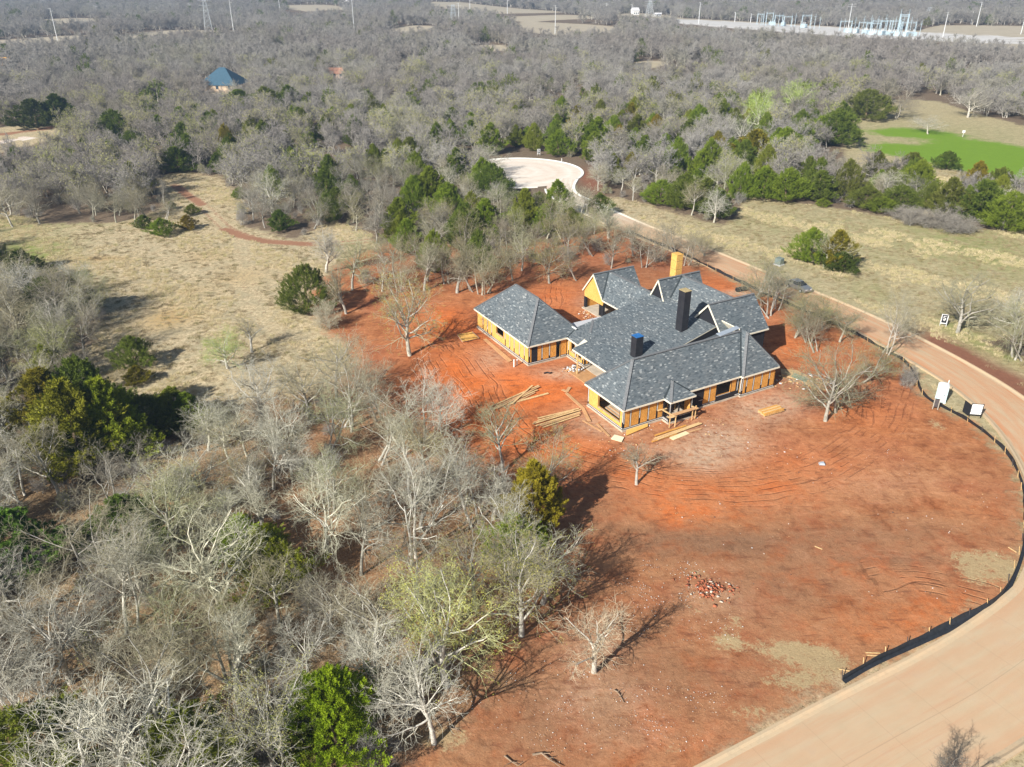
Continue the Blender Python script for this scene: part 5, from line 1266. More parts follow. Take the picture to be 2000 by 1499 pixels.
# rubbish heap
def clods(name, label, cat, c, rx, ry, n, smin, smax, mats, seed, kind="stuff", h=.0, flat=.55):
    r = np.random.default_rng(seed); V = []; Fs = []; o = 0; mi = []
    base = np.array([[-1, -1, -1], [1, -1, -1], [1, 1, -1], [-1, 1, -1], [-1, -1, 1], [1, -1, 1], [1, 1, 1], [-1, 1, 1]], float)
    fq = np.array([[3, 2, 1, 0], [4, 5, 6, 7], [0, 1, 5, 4], [1, 2, 6, 5], [2, 3, 7, 6], [3, 0, 4, 7]])
    cc = [(rx * q * math.cos(a), ry * q * math.sin(a)) for q, a in zip(r.random(16) ** .5, r.uniform(0, 6.283, 16))]
    for i in range(n):
        a = r.uniform(0, 6.283); q = math.sqrt(r.random()) if h == 0 else abs(r.normal(0, .5))
        s = smin + (smax - smin) * r.random() ** 2; x = rx * q * math.cos(a); y = ry * q * math.sin(a)
        if h == 0 and n > 200 and r.random() < .7:
            c_ = cc[r.integers(16)]; x = c_[0] + r.normal(0, rx * .1); y = c_[1] + r.normal(0, ry * .1)
        z = h * max(0, 1 - q) * r.random()
        v = base * r.uniform(.5, 1.1, (8, 3)) * np.array([s, s * r.uniform(.3, 1), s * flat * r.uniform(.3, 1)])
        b = r.uniform(0, 6.283); R_ = np.array([[math.cos(b), -math.sin(b), 0], [math.sin(b), math.cos(b), 0], [0, 0, 1]])
        V.append(v @ R_.T + np.array([x, y, z + s * flat * .4])); Fs.append(fq + o); o += 8; mi += [int(r.integers(len(mats)))] * 6
    me = mesh_np(name, np.concatenate(V), np.concatenate(Fs))
    for m_ in mats: me.materials.append(m_)
    me.polygons.foreach_set("material_index", mi)
    ob = link(name, me); x, y = P(*c); ob.location = (x, y, hz(x, y) - .02); tag(ob, label, cat, None, kind); return ob
M_redclod = plain("red_clod", (.40, .13, .065), .25, 3); M_stone = plain("pale_rubble", (.62, .52, .42), .2, 3); M_dark = plain("dark_scrap", (.08, .07, .07), .3)
clods("rubbish_heap", "heap of white and dark building waste in the corner between left wing and patio", "rubbish", (1122, 722), 1.5, 1.1, 260, .05, .26, [M_pvc, M_dark, M_metal, M_memb, M_lum2], 3, None, .7)
clods("rubble_pile", "low broken pile of red clods and sticks on the lower dirt", "rubble", (1385, 1150), 2.6, 1.7, 300, .03, .19, [M_redclod, M_redclod, M_redclod, M_redclod, M_redclod, M_redclod, M_stone], 4, "stuff", .25)
clods("scrap_scatter", "pale chips of wood and stone strewn over the lower red dirt", "debris", (1150, 1370), 9.5, 4.6, 900, .015, .05, [M_stone, M_pvc, M_lum2], 5)
clods("scrap_scatter", "pale chips scattered around the low pile of red clods", "debris", (1330, 1170), 5.5, 5.5, 620, .018, .055, [M_stone, M_lum2, M_pvc], 6)
clods("scrap_scatter", "sparse bits of waste dotted over the wide red plot", "debris", (1600, 1000), 19, 13, 240, .015, .07, [M_pvc, M_stone, M_lum2, M_dark], 7)
clods("scrap_scatter", "offcuts strewn on the dirt round the house front", "debris", (1330, 850), 13, 6, 300, .025, .10, [M_pvc, M_lumber, M_lum2], 8)
clods("scrap_scatter", "waste strewn in the courtyard behind the low link roof", "debris", (1160, 615), 2.4, 2.4, 120, .04, .22, [M_lumber, M_pvc, M_lum2, M_stone], 9)
clods("scrap_scatter", "splintered offcuts beyond the house's front right corner", "debris", (1565, 745), 5.5, 2.2, 160, .04, .30, [M_lum2, M_lumber, M_pvc], 10, "stuff", 0, .25)
M_stick = plain("dead_wood", (.26, .19, .13), .3)
def stick(label, pts, rad, seed, group=None, mat=None):
    r = random.Random(seed); w_ = [P3(*p) for p in pts]; x0, y0, _ = w_[0]
    m = MB(); m.tube([(x - x0, y - y0, .06 + r.uniform(0, .08)) for x, y, _ in w_], [rad * (1 - .6 * i / max(1, len(w_) - 1)) for i in range(len(w_))], 6)
    for _ in range(4):
        i = r.randrange(1, len(w_)); x, y, _z = w_[i]; m.tube([(x - x0, y - y0, .1), (x - x0 + r.uniform(-.7, .7), y - y0 + r.uniform(-.5, .5), .25)], [rad * .5, rad * .2], 5)
    o = m.build("fallen_branch", mat or M_stick); o.location = (x0, y0, 0); tag(o, label, "branch", group)
stick("forked grey branch lying on the bottom strip of dirt", [(1040, 1476), (1058, 1474), (1070, 1484), (1084, 1492)], .09, 1)
stick("dark crooked branch lying right of the young pale tree", [(1198, 1350), (1205, 1354), (1212, 1362), (1218, 1374)], .06, 2)
stick("pale stick on the dirt near the bottom of the thicket", [(872, 1420), (884, 1426), (892, 1428)], .05, 3)
stick("thin dark branch lying on the bottom edge of the dirt", [(985, 1478), (1000, 1490), (1012, 1498)], .06, 4)
boards("scrap_lath", "pale lath lying inside the end of the silt fence", "lath", "laths at the fence end", [((1638, 1308), (1670, 1314)), ((1690, 1276), (1719, 1277)), ((1692, 1281), (1716, 1282)), ((1672, 1312), (1696, 1298))], .09, .04)
boards("scrap_lath", "lone pale lath on the middle of the wide dirt", "lath", None, [((1591, 1068), (1606, 1074))], .1, .04)
boards("scrap_lath", "pale lath on the dry grass by the fence's right bend", "lath", None, [((1969, 1070), (1985, 1080))], .1, .04)
x, y = P(1605, 907); m = MB(); m.hexa([(-.35, -.2, 0), (.3, -.25, 0), (.35, .2, 0), (-.3, .25, 0)], [(-.2, -.1, .22), (.25, -.16, .16), (.2, .15, .26), (-.2, .16, .2)]); o = m.build("cement_bag", M_metal); o.location = (x, y, 0); tag(o, "crumpled pale bag alone on the tyre tracks", "bag")
x, y = P(1070, 730); m = MB(); m.tube([(-.5, 0, .06), (-.1, .15, .1), (.3, 0, .08), (.5, .2, .06)], .1, 7); o = m.build("dark_hose", M_black); o.location = (x, y, 0); tag(o, "black scrap lying on orange dirt in front of the left wing", "scrap")
# builders' scaffold round the bay
x, y, _ = h2w(0, 0); sc = thing("timber_scaffold", "rough timber scaffold of planks on posts in front of the bay window", "scaffold", (*HO, 0), HTH)
posts = [loc(1307, 836), loc(1318, 834), loc(1351, 821), loc(1357, 818)]
for (a, b) in posts:
    m = MB(); m.box(a - .045, a + .045, b - .045, b + .045, 0, 1.75 if a == posts[3][0] else 1.45); m.build("post", M_lumber, sc)
for (p, q, wd) in [(loc(1309, 813, 1.4), loc(1362, 797, 1.4), .5), (loc(1295, 802, 1.4), loc(1318, 815, 1.4), .22), (loc(1284, 803, 1.4), loc(1302, 799, 1.4), .2), (loc(1345, 791, 1.4), loc(1362, 800, 1.4), .22), (loc(1304, 816, 1.4), loc(1316, 815, 1.4), .3)]:
    m = MB(); m.bar((*p, 1.44), (*q, 1.46), wd, .06); m.build("plank", M_lum2 if wd > .4 else M_lumber, sc)
# silt fence
ff = chaikin(FENCE, 2); L = [0.0]
for a, b in zip(ff, ff[1:]): L.append(L[-1] + math.dist(a, b))
def at_len(s):
    i = max(0, min(len(L) - 2, int(np.searchsorted(L, s)) - 1)); t = (s - L[i]) / (L[i + 1] - L[i] + 1e-9)
    x = ff[i][0] * (1 - t) + ff[i + 1][0] * t; y = ff[i][1] * (1 - t) + ff[i + 1][1] * t
    dx, dy = ff[i + 1][0] - ff[i][0], ff[i + 1][1] - ff[i][1]; n = math.hypot(dx, dy); return x, y, dx / n, dy / n
fe = thing("silt_fence", "long black silt fence on stakes curving round the red plot along the street", "fence", (*ff[-1], 0))
ox, oy = ff[-1]; m = MB(); N = int(L[-1] / .55); prev = None
for k in range(N + 1):
    s = L[-1] * k / N; x, y, dx, dy = at_len(s); sag = math.sin(s * 1.9) * .05 + math.sin(s * .77) * .06; lean = .10 + .10 * math.sin(s * .31 + 1)
    nx_, ny_ = dy, -dx                                  # towards the street
    hh = .60 + sag
    row = [(x - ox - nx_ * .30, y - oy - ny_ * .30, .02), (x - ox, y - oy, .06), (x - ox - nx_ * (.04 - lean), y - oy - ny_ * (.04 - lean), hh * .55), (x - ox - nx_ * (-lean * 1.4), y - oy - ny_ * (-lean * 1.4), hh)]
    if prev:
        for i in range(3): m.poly([prev[i], row[i], row[i + 1], prev[i + 1]])
    prev = row
M_fab = plain("black_fabric", (.016, .018, .022), .3, 2.5, .6, c2=(.03, .034, .042))
m.build("fabric", M_fab, fe)
for k in range(int(L[-1] / 2.4) + 1):
    x, y, dx, dy = at_len(min(L[-1], k * 2.4)); nx_, ny_ = dy, -dx
    m = MB(); m.bar((x - ox + nx_ * .10, y - oy + ny_ * .10, 0), (x - ox + nx_ * .26, y - oy + ny_ * .26, .86), .05, .05); m.build("stake", M_lumber if k % 3 else M_dark, fe)
# portable toilet
M_pt = plain("pale_blue_plastic", (.50, .66, .68), .08, 2, .4, 0, .5); M_pt2 = plain("white_plastic_roof", (.84, .86, .84), .03, 2, .4)
x, y = P(1836, 783); pt = thing("portable_toilet", "pale blue portable toilet with a white domed roof between fence and street", "toilet", (x, y, 0), math.radians(-28))
m = MB(); m.box(-.62, .62, -.62, .62, 0, .12); m.build("base", M_pt2, pt)
m = MB(); m.hexa([(-.56, -.56, .12), (.56, -.56, .12), (.56, .56, .12), (-.56, .56, .12)], [(-.55, -.55, 2.08), (.55, -.55, 2.08), (.55, .55, 2.08), (-.55, .55, 2.08)])
for s in (-1, 1):
    for t_ in (-1, 1): m.bar((s * .55, t_ * .55, .12), (s * .55, t_ * .55, 2.08), .1, .1)
for z in (.5, .75): m.box(-.575, -.56, -.4, .4, z, z + .06)
m.build("body", M_pt, pt)
m = MB(); m.box(-.36, .36, -.59, -.565, .2, 1.95); dd = m.build("door", plain("door_panel", (.58, .72, .74), .05, 2, .4), pt)
m = MB(); m.box(.24, .32, -.62, -.592, 1.0, 1.12); m.build("handle", M_dark, dd)
m = MB()
ringz = [(.66, 2.08), (.66, 2.16), (.58, 2.28), (.42, 2.37), (.2, 2.41)]
rings = []
for rr_, z in ringz:
    rings.append([(rr_ * (abs(math.cos(a)) ** .5) * (1 if math.cos(a) > 0 else -1), rr_ * (abs(math.sin(a)) ** .5) * (1 if math.sin(a) > 0 else -1), z) for a in [i * math.pi / 10 + .05 for i in range(20)]])
for r0_, r1_ in zip(rings, rings[1:]):
    for i in range(20): m.poly([r0_[i], r0_[(i + 1) % 20], r1_[(i + 1) % 20], r1_[i]])
m.poly(rings[-1]); m.poly(rings[0][::-1]); m.build("domed_roof", M_pt2, pt)
m = MB(); m.tube([(.42, .42, 2.1), (.42, .42, 2.75)], .05, 8); m.build("vent_pipe", M_pt2, pt)
# temporary power stand in front of it
x, y = P(1826, 800); pw = thing("temporary_power_stand", "two grey legs with a narrow black box in front of the portable toilet", "post", (x, y, 0), math.radians(-20))
for s in (-.28, .28):
    m = MB(); m.box(s - .045, s + .045, -.045, .045, 0, 1.5); m.build("leg", plain("grey_post", (.40, .37, .31), .1), pw)
m = MB(); m.box(-.22, .22, -.05, .09, .35, 1.42); m.build("meter_box", M_dark, pw)
# folded board sign facing the corner
x, y = P(1903, 816); sg = thing("site_sign", "black framed sign with three blank white panels by the kerb", "sign", (x, y, 0), math.radians(-8))
for s in (-.66, .66):
    m = MB(); m.box(s - .035, s + .035, -.035, .035, 0, 1.85); m.build("leg", M_black, sg)
m = MB(); m.box(-.66, .66, -.02, .02, .36, .42); m.box(-.66, .66, -.02, .02, 1.79, 1.85); m.build("frame", M_black, sg)
for z0, z1 in ((.46, .74), (.80, 1.20), (1.25, 1.77)):
    m = MB(); m.box(-.6, .6, -.03, .0, z0, z1); m.build("white_panel", plain("sign_white", (.85, .85, .84), .02), sg)
m = MB(); m.bar((-.68, .0, .9), (-1.0, 1.15, .9), .04, 1.5); m.build("side_panel", M_black, sg)
# lot number sign under the broad oak
M_sw = plain("sign_white2", (.80, .80, .80), .02); M_sb = plain("sign_black", (.02, .02, .024), .1)
def lot_sign(px, py, rz, label, s=1.0):
    x, y = P(px, py); g = thing("lot_sign", label, "sign", (x, y, 0), rz)
    for q in (-.42, .42):
        m = MB(); m.box((q - .03) * s, (q + .03) * s, -.03, .03, 0, 1.9 * s); m.build("post", M_sw, g)
    m = MB(); m.box(-.46 * s, .46 * s, -.035, -.0, .45 * s, 1.95 * s); fr_ = m.build("board", M_sw, g)
    m = MB(); m.box(-.34 * s, .34 * s, -.05, -.036, .6 * s, 1.85 * s); m.build("dark_panel", M_sb, fr_)
    m = MB(); u = s
    for x0, x1, z0, z1 in [(-.18, .18, 1.58, 1.68), (-.18, -.08, 1.36, 1.58), (-.18, .18, 1.30, 1.40), (.08, .18, 1.14, 1.34), (-.18, .18, 1.06, 1.16), (-.1, .1, .92, 1.0)]:
        m.box(x0 * u, x1 * u, -.062, -.051, z0 * u, z1 * u)
    m.build("emblem", M_sw, fr_)
lot_sign(1841, 638, math.radians(-22), "black sign with white emblem on the grass beside the broad pale-trunked oak", 1.0)
lot_sign(1052, 304, math.radians(5), "small black and white sign at the far rim of the turning circle", .9)
# posts and markers
x, y = P(1016, 388); g = thing("utility_posts", "pair of short pale posts below the turning circle", "post", (x, y, 0))
for q in (-.32, .32):
    m = MB(); m.box(q - .06, q + .06, -.06, .06, 0, 1.5); m.build("post", M_memb, g)
m = MB(); m.box(-.3, .3, -.03, .03, 1.3, 1.42); m.build("rail", M_memb, g)
for px, py, lab in [(1097, 318, "white marker post on the right far rim of the turning circle"), (945, 308, "white marker post on the left far rim of the turning circle")]:
    x, y = P(px, py); m = MB(); m.tube([(0, 0, 0), (0, 0, 1.1)], .07, 8); m.tube([(0, 0, 1.1), (0, 0, 1.16)], [.07, .03], 8); o = m.build("marker_post", M_pvc); o.location = (x, y, 0); tag(o, lab, "post")
x, y = P(1521, 517); g = thing("transformer_box", "green utility box on a pale pad beyond the street kerb", "utility box", (x, y, 0), math.radians(-55))
m = MB(); m.box(-.8, .8, -.7, .7, -.05, .12); m.build("pad", M_memb, g)
m = MB(); m.hexa([(-.62, -.55, .121), (.62, -.55, .121), (.62, .55, .121), (-.62, .55, .121)], [(-.62, -.42, 1.15), (.62, -.42, 1.15), (.62, .55, 1.25), (-.62, .55, 1.25)]); m.build("cabinet", plain("utility_green", (.16, .20, .19), .1, 2, .5), g)
x, y = P(1447, 569); m = MB(); m.tube([(-.9, 0, .38), (.9, 0, .38)], .38, 14); o = m.build("plastic_drum", M_black); o.location = (x, y, 0); o.rotation_euler = (0, 0, math.radians(20)); tag(o, "black drum lying on dirt between the roofs and the street", "drum")
# the parked car
def car(px, py, rz, label):
    x, y = P(px, py); g = thing("parked_car", label, "car", (x, y, .05), rz)
    pnt = plain("silver_car_paint", (.30, .31, .33), .03, 1, .3, .55, .5); gls = plain("car_glass", (.02, .025, .03), .1, 1, .08, 0, .6)
    prof = [(-2.35, .42), (-2.38, .78), (-2.2, .98), (-1.55, 1.04), (1.15, 1.0), (2.1, .86), (2.36, .70), (2.38, .40)]
    def loft(pr, wf, mb, top=False):
        L_, R_ = [], []
        for X_, Z_ in pr:
            w2 = wf(X_, Z_); L_.append((X_, w2, Z_)); R_.append((X_, -w2, Z_))
        mb.poly(L_); mb.poly(R_[::-1])
        for i in range(len(pr)):
            j = (i + 1) % len(pr); mb.poly([L_[i], R_[i], R_[j], L_[j]])
    m = MB(); loft([(-2.3, .25)] + prof + [(2.25, .25)], lambda X_, Z_: .91 - (.12 if abs(X_) > 2.2 else 0) - (.05 if Z_ > .9 else 0), m); b = m.build("body", pnt, g)
    m = MB(); loft([(-1.75, 1.03), (-1.15, 1.44), (.25, 1.47), (1.15, 1.0)], lambda X_, Z_: .84 if Z_ < 1.2 else .66, m); cab = m.build("cabin_glass", gls, g)
    m = MB(); loft([(-1.2, 1.44), (-1.1, 1.49), (.2, 1.51), (.3, 1.465)], lambda X_, Z_: .67, m); m.build("roof_panel", pnt, g)
    for X_ in (-1.42, 1.45):
        for s in (-1, 1):
            m = MB(); m.tube([(X_, s * .72, .33), (X_, s * .93, .33)], .33, 16); w_ = m.build("wheel", M_black, g)
            m = MB(); m.tube([(X_, s * .925, .33), (X_, s * .945, .33)], .2, 12); m.build("rim", M_metal, w_)
    for s in (-1, 1):
        m = MB(); m.box(2.3, 2.385, s * .5 - .16, s * .5 + .2, .62, .76); m.build("headlight", M_white, g)
        m = MB(); m.box(-2.39, -2.3, s * .55 - .14, s * .55 + .14, .74, .9); m.build("tail_light", plain("tail_red", (.4, .02, .02), .1), g)
        m = MB(); m.box(.7, .85, s * .88, s * 1.03, 1.0, 1.13); m.build("mirror", pnt, g)
    return g
dx, dy = (lambda a, b: (b[0] - a[0], b[1] - a[1]))(P(1535, 552), P(1580, 572))
car(1558, 566, math.atan2(dy, dx) , "silver and dark car parked on the street behind the leafless oaks")
# dry grass tufts and brush
def tuft(seed, n, h, sp, mat, w_=.012):
    r = np.random.default_rng(seed); a = r.uniform(0, 6.283, n); b0_ = np.stack([np.cos(a) * sp * r.random(n) ** .5, np.sin(a) * sp * r.random(n) ** .5, np.zeros(n)], 1)
    d = unit(np.stack([np.cos(a) * r.uniform(.1, .8, n), np.sin(a) * r.uniform(.1, .8, n), np.ones(n)], 1)); L_ = h * r.uniform(.5, 1.1, n)[:, None]
    s = unit(np.cross(d, r.normal(0, 1, (n, 3)))) * w_
    V = np.stack([b0_ - s, b0_ + s, b0_ + d * L_], 1).reshape(-1, 3); me = mesh_np("tuft", V, np.arange(len(V)).reshape(-1, 3)); me.materials.append(mat); return bpy.data.objects.new("tuft", me)
M_gr = leafmat("dry_grass", (.50, .41, .24), (.72, .61, .39), (.44, .41, .18)); M_gr2 = leafmat("brown_grass", (.24, .19, .11), (.40, .32, .19), (.20, .20, .07))
r = np.random.default_rng(55)
def spots(n, x0, x1, y0, y1): return r.uniform(x0, x1, n), r.uniform(y0, y1, n)
gxx, gyy = spots(120000, -110, 130, 60, 215)
mk = np.full(len(gxx), -1e9)
for k in ('meadow', 'glade', 'street', 'park', 'lawn'): mk = np.maximum(mk, sdf(NOTREE[k], gxx, gyy))
dr, _ = pdist([((a[0] + b[0]) / 2, (a[1] + b[1]) / 2) for a, b in zip(REDGE, LEDGE)], gxx, gyy)
clump = np.sin(gxx / 2.1) * np.cos(gyy / 2.7) + np.sin(gxx / 5.3 + gyy / 4.1)
k = (mk > 0) & (sdf(W_LOT, gxx, gyy) < -.8) & (dr > 5.4) & (np.hypot(gxx - CUL[0], gyy - CUL[1]) > 20) & (sdf(W_GREEN, gxx, gyy) < 0) & (r.random(len(gxx)) < .42 + .2 * clump)
for t_ in TRAIL[:2]: k &= pdist(t_, gxx, gyy)[0] > 1.5
gxx, gyy = gxx[k], gyy[k]; n = len(gxx)
scatter("dry_grass", "tufts of dry grass covering the open meadows", "grass", np.stack([gxx, gyy, terr(gxx, gyy) - .05], 1), r.uniform(0, 6.28, n), np.repeat(r.uniform(.5, 1.35, (n, 1)), 3, 1), np.where(clump[k] > .2, 0, 1) + 2 * (r.random(n) < .3).astype(int),
        [tuft(1, 60, .38, .34, M_gr), tuft(2, 60, .30, .36, M_gr2), tuft(3, 40, .55, .22, M_gr), tuft(4, 50, .22, .4, M_gr2)])
print("GRASS", n)
# leafless undergrowth in the thicket and along the wood edges
bx, by = [], []
cand = fillpoints(24, 240, 3.8, .72, 77); cx_, cy_ = cand[:, 0], cand[:, 1]
mk = np.full(len(cx_), -1e9)
for v in NOTREE.values(): mk = np.maximum(mk, sdf(v, cx_, cy_))
dr, _ = pdist([((a[0] + b[0]) / 2, (a[1] + b[1]) / 2) for a, b in zip(REDGE, LEDGE)], cx_, cy_)
kk = (mk < .5) & (dr > 8) & ~((cx_ > 8) & (cy_ < 58)) & (r.random(len(cx_)) < np.where(cy_ < 110, .85, .45)) & ~((sdf(W_LOT, cx_, cy_) > 2) & (cy_ < 140) & (cx_ > -20)) & (np.hypot(cx_ - CUL[0], cy_ - CUL[1]) > 22)
cx_, cy_ = cx_[kk], cy_[kk]; n = len(cx_)
br = [source("s", *bare_tree(61 + i, 4, 2.2, lod=1, stems=5, fork=.1, dens=.6, twig=.012, bud=[0, .5, 0][i])) for i in range(3)]
s = r.uniform(.2, .6, n)
scatter("brush", "leafless brushwood and saplings under and between the trees", "brush", np.stack([cx_, cy_, terr(cx_, cy_) - .05], 1), r.uniform(0, 6.28, n), np.stack([s, s, s * r.uniform(.8, 1.3, n)], 1), r.integers(0, 3, n), br)
print("BRUSH", n)

# ------------------------------------------------------------------ far distance
M_pole = plain("pale_steel_pole", (.66, .68, .68), .06, 1, .5)
M_lat = plain("lattice_steel", (.50, .54, .56), .06, 1, .5)
M_teal = plain("substation_steel", (.46, .58, .64), .08, .5, .5)
def far_at(px, py): x, y = P(px, py); return x, y, hz(x, y)
def pole(px, py, ptop, label, arms=0):
    x, y, z = far_at(px, py); h = Hgt(px, py, ptop); g = thing("power_pole", label, "power pole", (x, y, z - .3))
    k = max(.16, math.hypot(x, y) * .00034)
    m = MB(); m.tube([(0, 0, 0), (0, 0, h * .5), (0, 0, h)], [k * 1.25, k, k * .6], 8); m.build("shaft", M_pole, g)
    for i in range(max(arms, 2)):
        m = MB(); zz = h * (.97 - .075 * i); w_ = 1.9 if not arms else 3.2; s = (1 if i % 2 else -1) if not arms else 0
        m.bar((-w_ if s <= 0 else 0, 0, zz), (w_ if s >= 0 else 0, 0, zz + .25), k * .45, k * .45); m.build("crossarm", M_pole, g)
for a in [(113, 82, 17, "pale steel pole at the far left beyond the bare wood"), (456, 60, -6, "pale pole between the lattice tower and the left field"), (693, 75, -8, "tall pale pole rising left of centre at the top"),
          (897, 68, 13, "pale pole right beside the slender lattice tower"), (1084, 72, 15, "pale pole in front of the tan far field"), (1232, 54, 12, "pale pole just left of the white farmhouse's yard"),
          (991, 26, -4, "thin pole at the top edge right of the yellow field"), (918, 22, -4, "thin pole at the top edge on the yellow field"), (1184, 36, 9, "thin pole between the tan field and the farmhouse"),
          (191, 34, 12, "thin pole near the white houses at top left"), (372, 28, 4, "short pole at the top edge left of the lattice tower"), (547, 24, -5, "thin pole at the top edge right of the first lattice tower"),
          (1364, 50, 8, "pale pole at the left end of the substation"), (1842, 70, 20, "pale pole right of the substation gantries"), (1907, 52, 3, "tallest pale pole at the far upper right"), (1896, 48, 22, "short pole beside the tallest upper right pole"),
          (1994, 66, 32, "pale pole at the upper right corner"), (1780, 92, 78, "short pale post in the wood below the substation"), (1435, 42, 22, "short pole left of the first blue gantry"), (1466, 42, 24, "double short pole beside the first blue gantry")]:
    pole(*a)
pole(1655, 64, 6, "tall pale blue pole with crossarms in the middle of the substation", 2)
def lattice(px, py, ptop, label, wide=6.0, name="lattice_tower", mat=None, k=.16):
    x, y, z = far_at(px, py); h = Hgt(px, py, ptop); g = thing(name, label, "pylon", (x, y, z - .2), .4)
    k = max(k, math.hypot(x, y) * .00022)
    c = [(-1, -1), (1, -1), (1, 1), (-1, 1)]; wz = lambda t: wide / 2 * (1 - t) + .9 * t
    for sx_, sy_ in c:
        m = MB(); m.bar((sx_ * wz(0), sy_ * wz(0), 0), (sx_ * wz(1), sy_ * wz(1), h), k, k); m.build("leg", mat or M_lat, g)
    m = MB(); n = 7
    for i in range(n):
        t0, t1 = i / n, (i + 1) / n
        for (a, b) in zip(c, c[1:] + c[:1]):
            m.bar((a[0] * wz(t0), a[1] * wz(t0), h * t0), (b[0] * wz(t1), b[1] * wz(t1), h * t1), k * .6, k * .6); m.bar((b[0] * wz(t0), b[1] * wz(t0), h * t0), (a[0] * wz(t1), a[1] * wz(t1), h * t1), k * .6, k * .6)
    m.build("bracing", mat or M_lat, g)
    for q in (.68, .82, .96):
        m = MB(); m.bar((-wide * .8, 0, h * q), (wide * .8, 0, h * q), k, k); m.build("crossarm", mat or M_lat, g)
lattice(408, 62, -4, "lattice pylon at upper left behind the sandy knoll")
lattice(886, 64, 16, "slender lattice pylon left of its neighbouring pale pole", 5)
lattice(1268, 34, 2, "distant lattice pylon behind the white farmhouse", 7)
lattice(1812, 40, 14, "faint lattice pylon behind the right end of the substation", 7)
# substation: each portal a thing
def gantry(px0, px1, py, ptop, label, k=.22, posts=2, braced=True):
    x0, y0, z0 = far_at(px0, py); x1, y1, _ = far_at(px1, py); h = Hgt((px0 + px1) / 2, py, ptop)
    g = thing("substation_gantry", label, "gantry", (x0, y0, z0), math.atan2(y1 - y0, x1 - x0)); Lg = math.hypot(x1 - x0, y1 - y0)
    for i in range(posts):
        s = Lg * i / (posts - 1); m = MB()
        for q in (-1, 1): m.bar((s, q * 1.3, 0), (s, q * .35, h), k, k)
        for j in range(5): z_ = h * j / 5; m.bar((s, -1.3 + z_ / h, z_), (s, 1.1 - z_ / h, z_ + h / 5), k * .5, k * .5)
        m.bar((s, 0, h), (s, 0, h * 1.22), k * .4, k * .4); m.build("upright", M_teal, g)
    m = MB(); m.bar((0, 0, h * .9), (Lg, 0, h * .9), k, k * .8); m.bar((0, 0, h * .97), (Lg, 0, h * .97), k * .6, k * .6)
    if braced:
        n = max(3, int(Lg / 3))
        for j in range(n): m.bar((Lg * j / n, 0, h * .9 if j % 2 else h * .97), (Lg * (j + 1) / n, 0, h * .97 if j % 2 else h * .9), k * .4, k * .4)
    m.build("beam", M_teal, g)
GT = [(1478, 1490, 48, 26, "far left low portal of the substation"), (1495, 1508, 50, 24, "leftmost pale blue portal of the substation"), (1512, 1527, 50, 28, "second pale blue portal from the left"), (1530, 1545, 51, 30, "third pale blue portal from the left"),
      (1565, 1582, 53, 27, "narrow portal standing apart left of the tall pole"), (1640, 1662, 58, 38, "low portal left of the tall pole's foot"), (1676, 1700, 60, 40, "wide low portal right of the tall pole"),
      (1690, 1716, 66, 44, "low portal in front, right of the tall pole"), (1702, 1730, 60, 36, "middle portal of the dense right group"), (1718, 1740, 66, 38, "front portal of the dense right group"),
      (1736, 1756, 62, 36, "tall portal beside the H-frame"), (1758, 1786, 66, 40, "rightmost portal of the substation")]
for a in GT: gantry(*a)
gantry(1752, 1768, 68, 26, "tall pale H-frame with a raised crossbar in the substation", .5, 2, False)
for i, (px, py) in enumerate([(1508, 47), (1530, 48), (1570, 51), (1655, 62), (1672, 64), (1690, 66), (1703, 68), (1722, 68), (1736, 70), (1748, 69), (1770, 70), (1784, 68)]):
    x, y, z = far_at(px, py); g = thing("transformer", "squat pale transformer on the gravel of the substation", "transformer", (x, y, z), i, "transformers on the substation gravel")
    m = MB(); m.box(-2.6, 2.6, -1.5, 1.5, 0, 2.8); m.box(-2.9, -2.62, -1.2, 1.2, .4, 2.5); m.build("tank", M_teal, g)
    for s in (-1.4, 0, 1.4):
        m = MB(); m.tube([(s, 0, 2.8), (s, 0, 4.6)], [.28, .12], 6); m.build("bushing", M_pole, g)
for i, (px, py, pt) in enumerate([(1486, 50, 27), (1520, 52, 26), (1552, 52, 24), (1590, 55, 25), (1600, 55, 30), (1648, 60, 34), (1668, 62, 32), (1684, 64, 30), (1698, 64, 28), (1711, 66, 30), (1726, 66, 27), (1745, 68, 30), (1760, 68, 28), (1775, 70, 32), (1795, 72, 40)]):
    x, y, z = far_at(px, py); h = Hgt(px, py, pt); m = MB(); m.tube([(0, 0, 0), (0, 0, h)], [.22, .1], 6); m.bar((-1.2, 0, h * .8), (1.2, 0, h * .8), .15, .15); o = m.build("lightning_mast", M_teal); o.location = (x, y, z)
    tag(o, "thin pale blue mast standing among the substation portals", "mast", "masts of the substation")
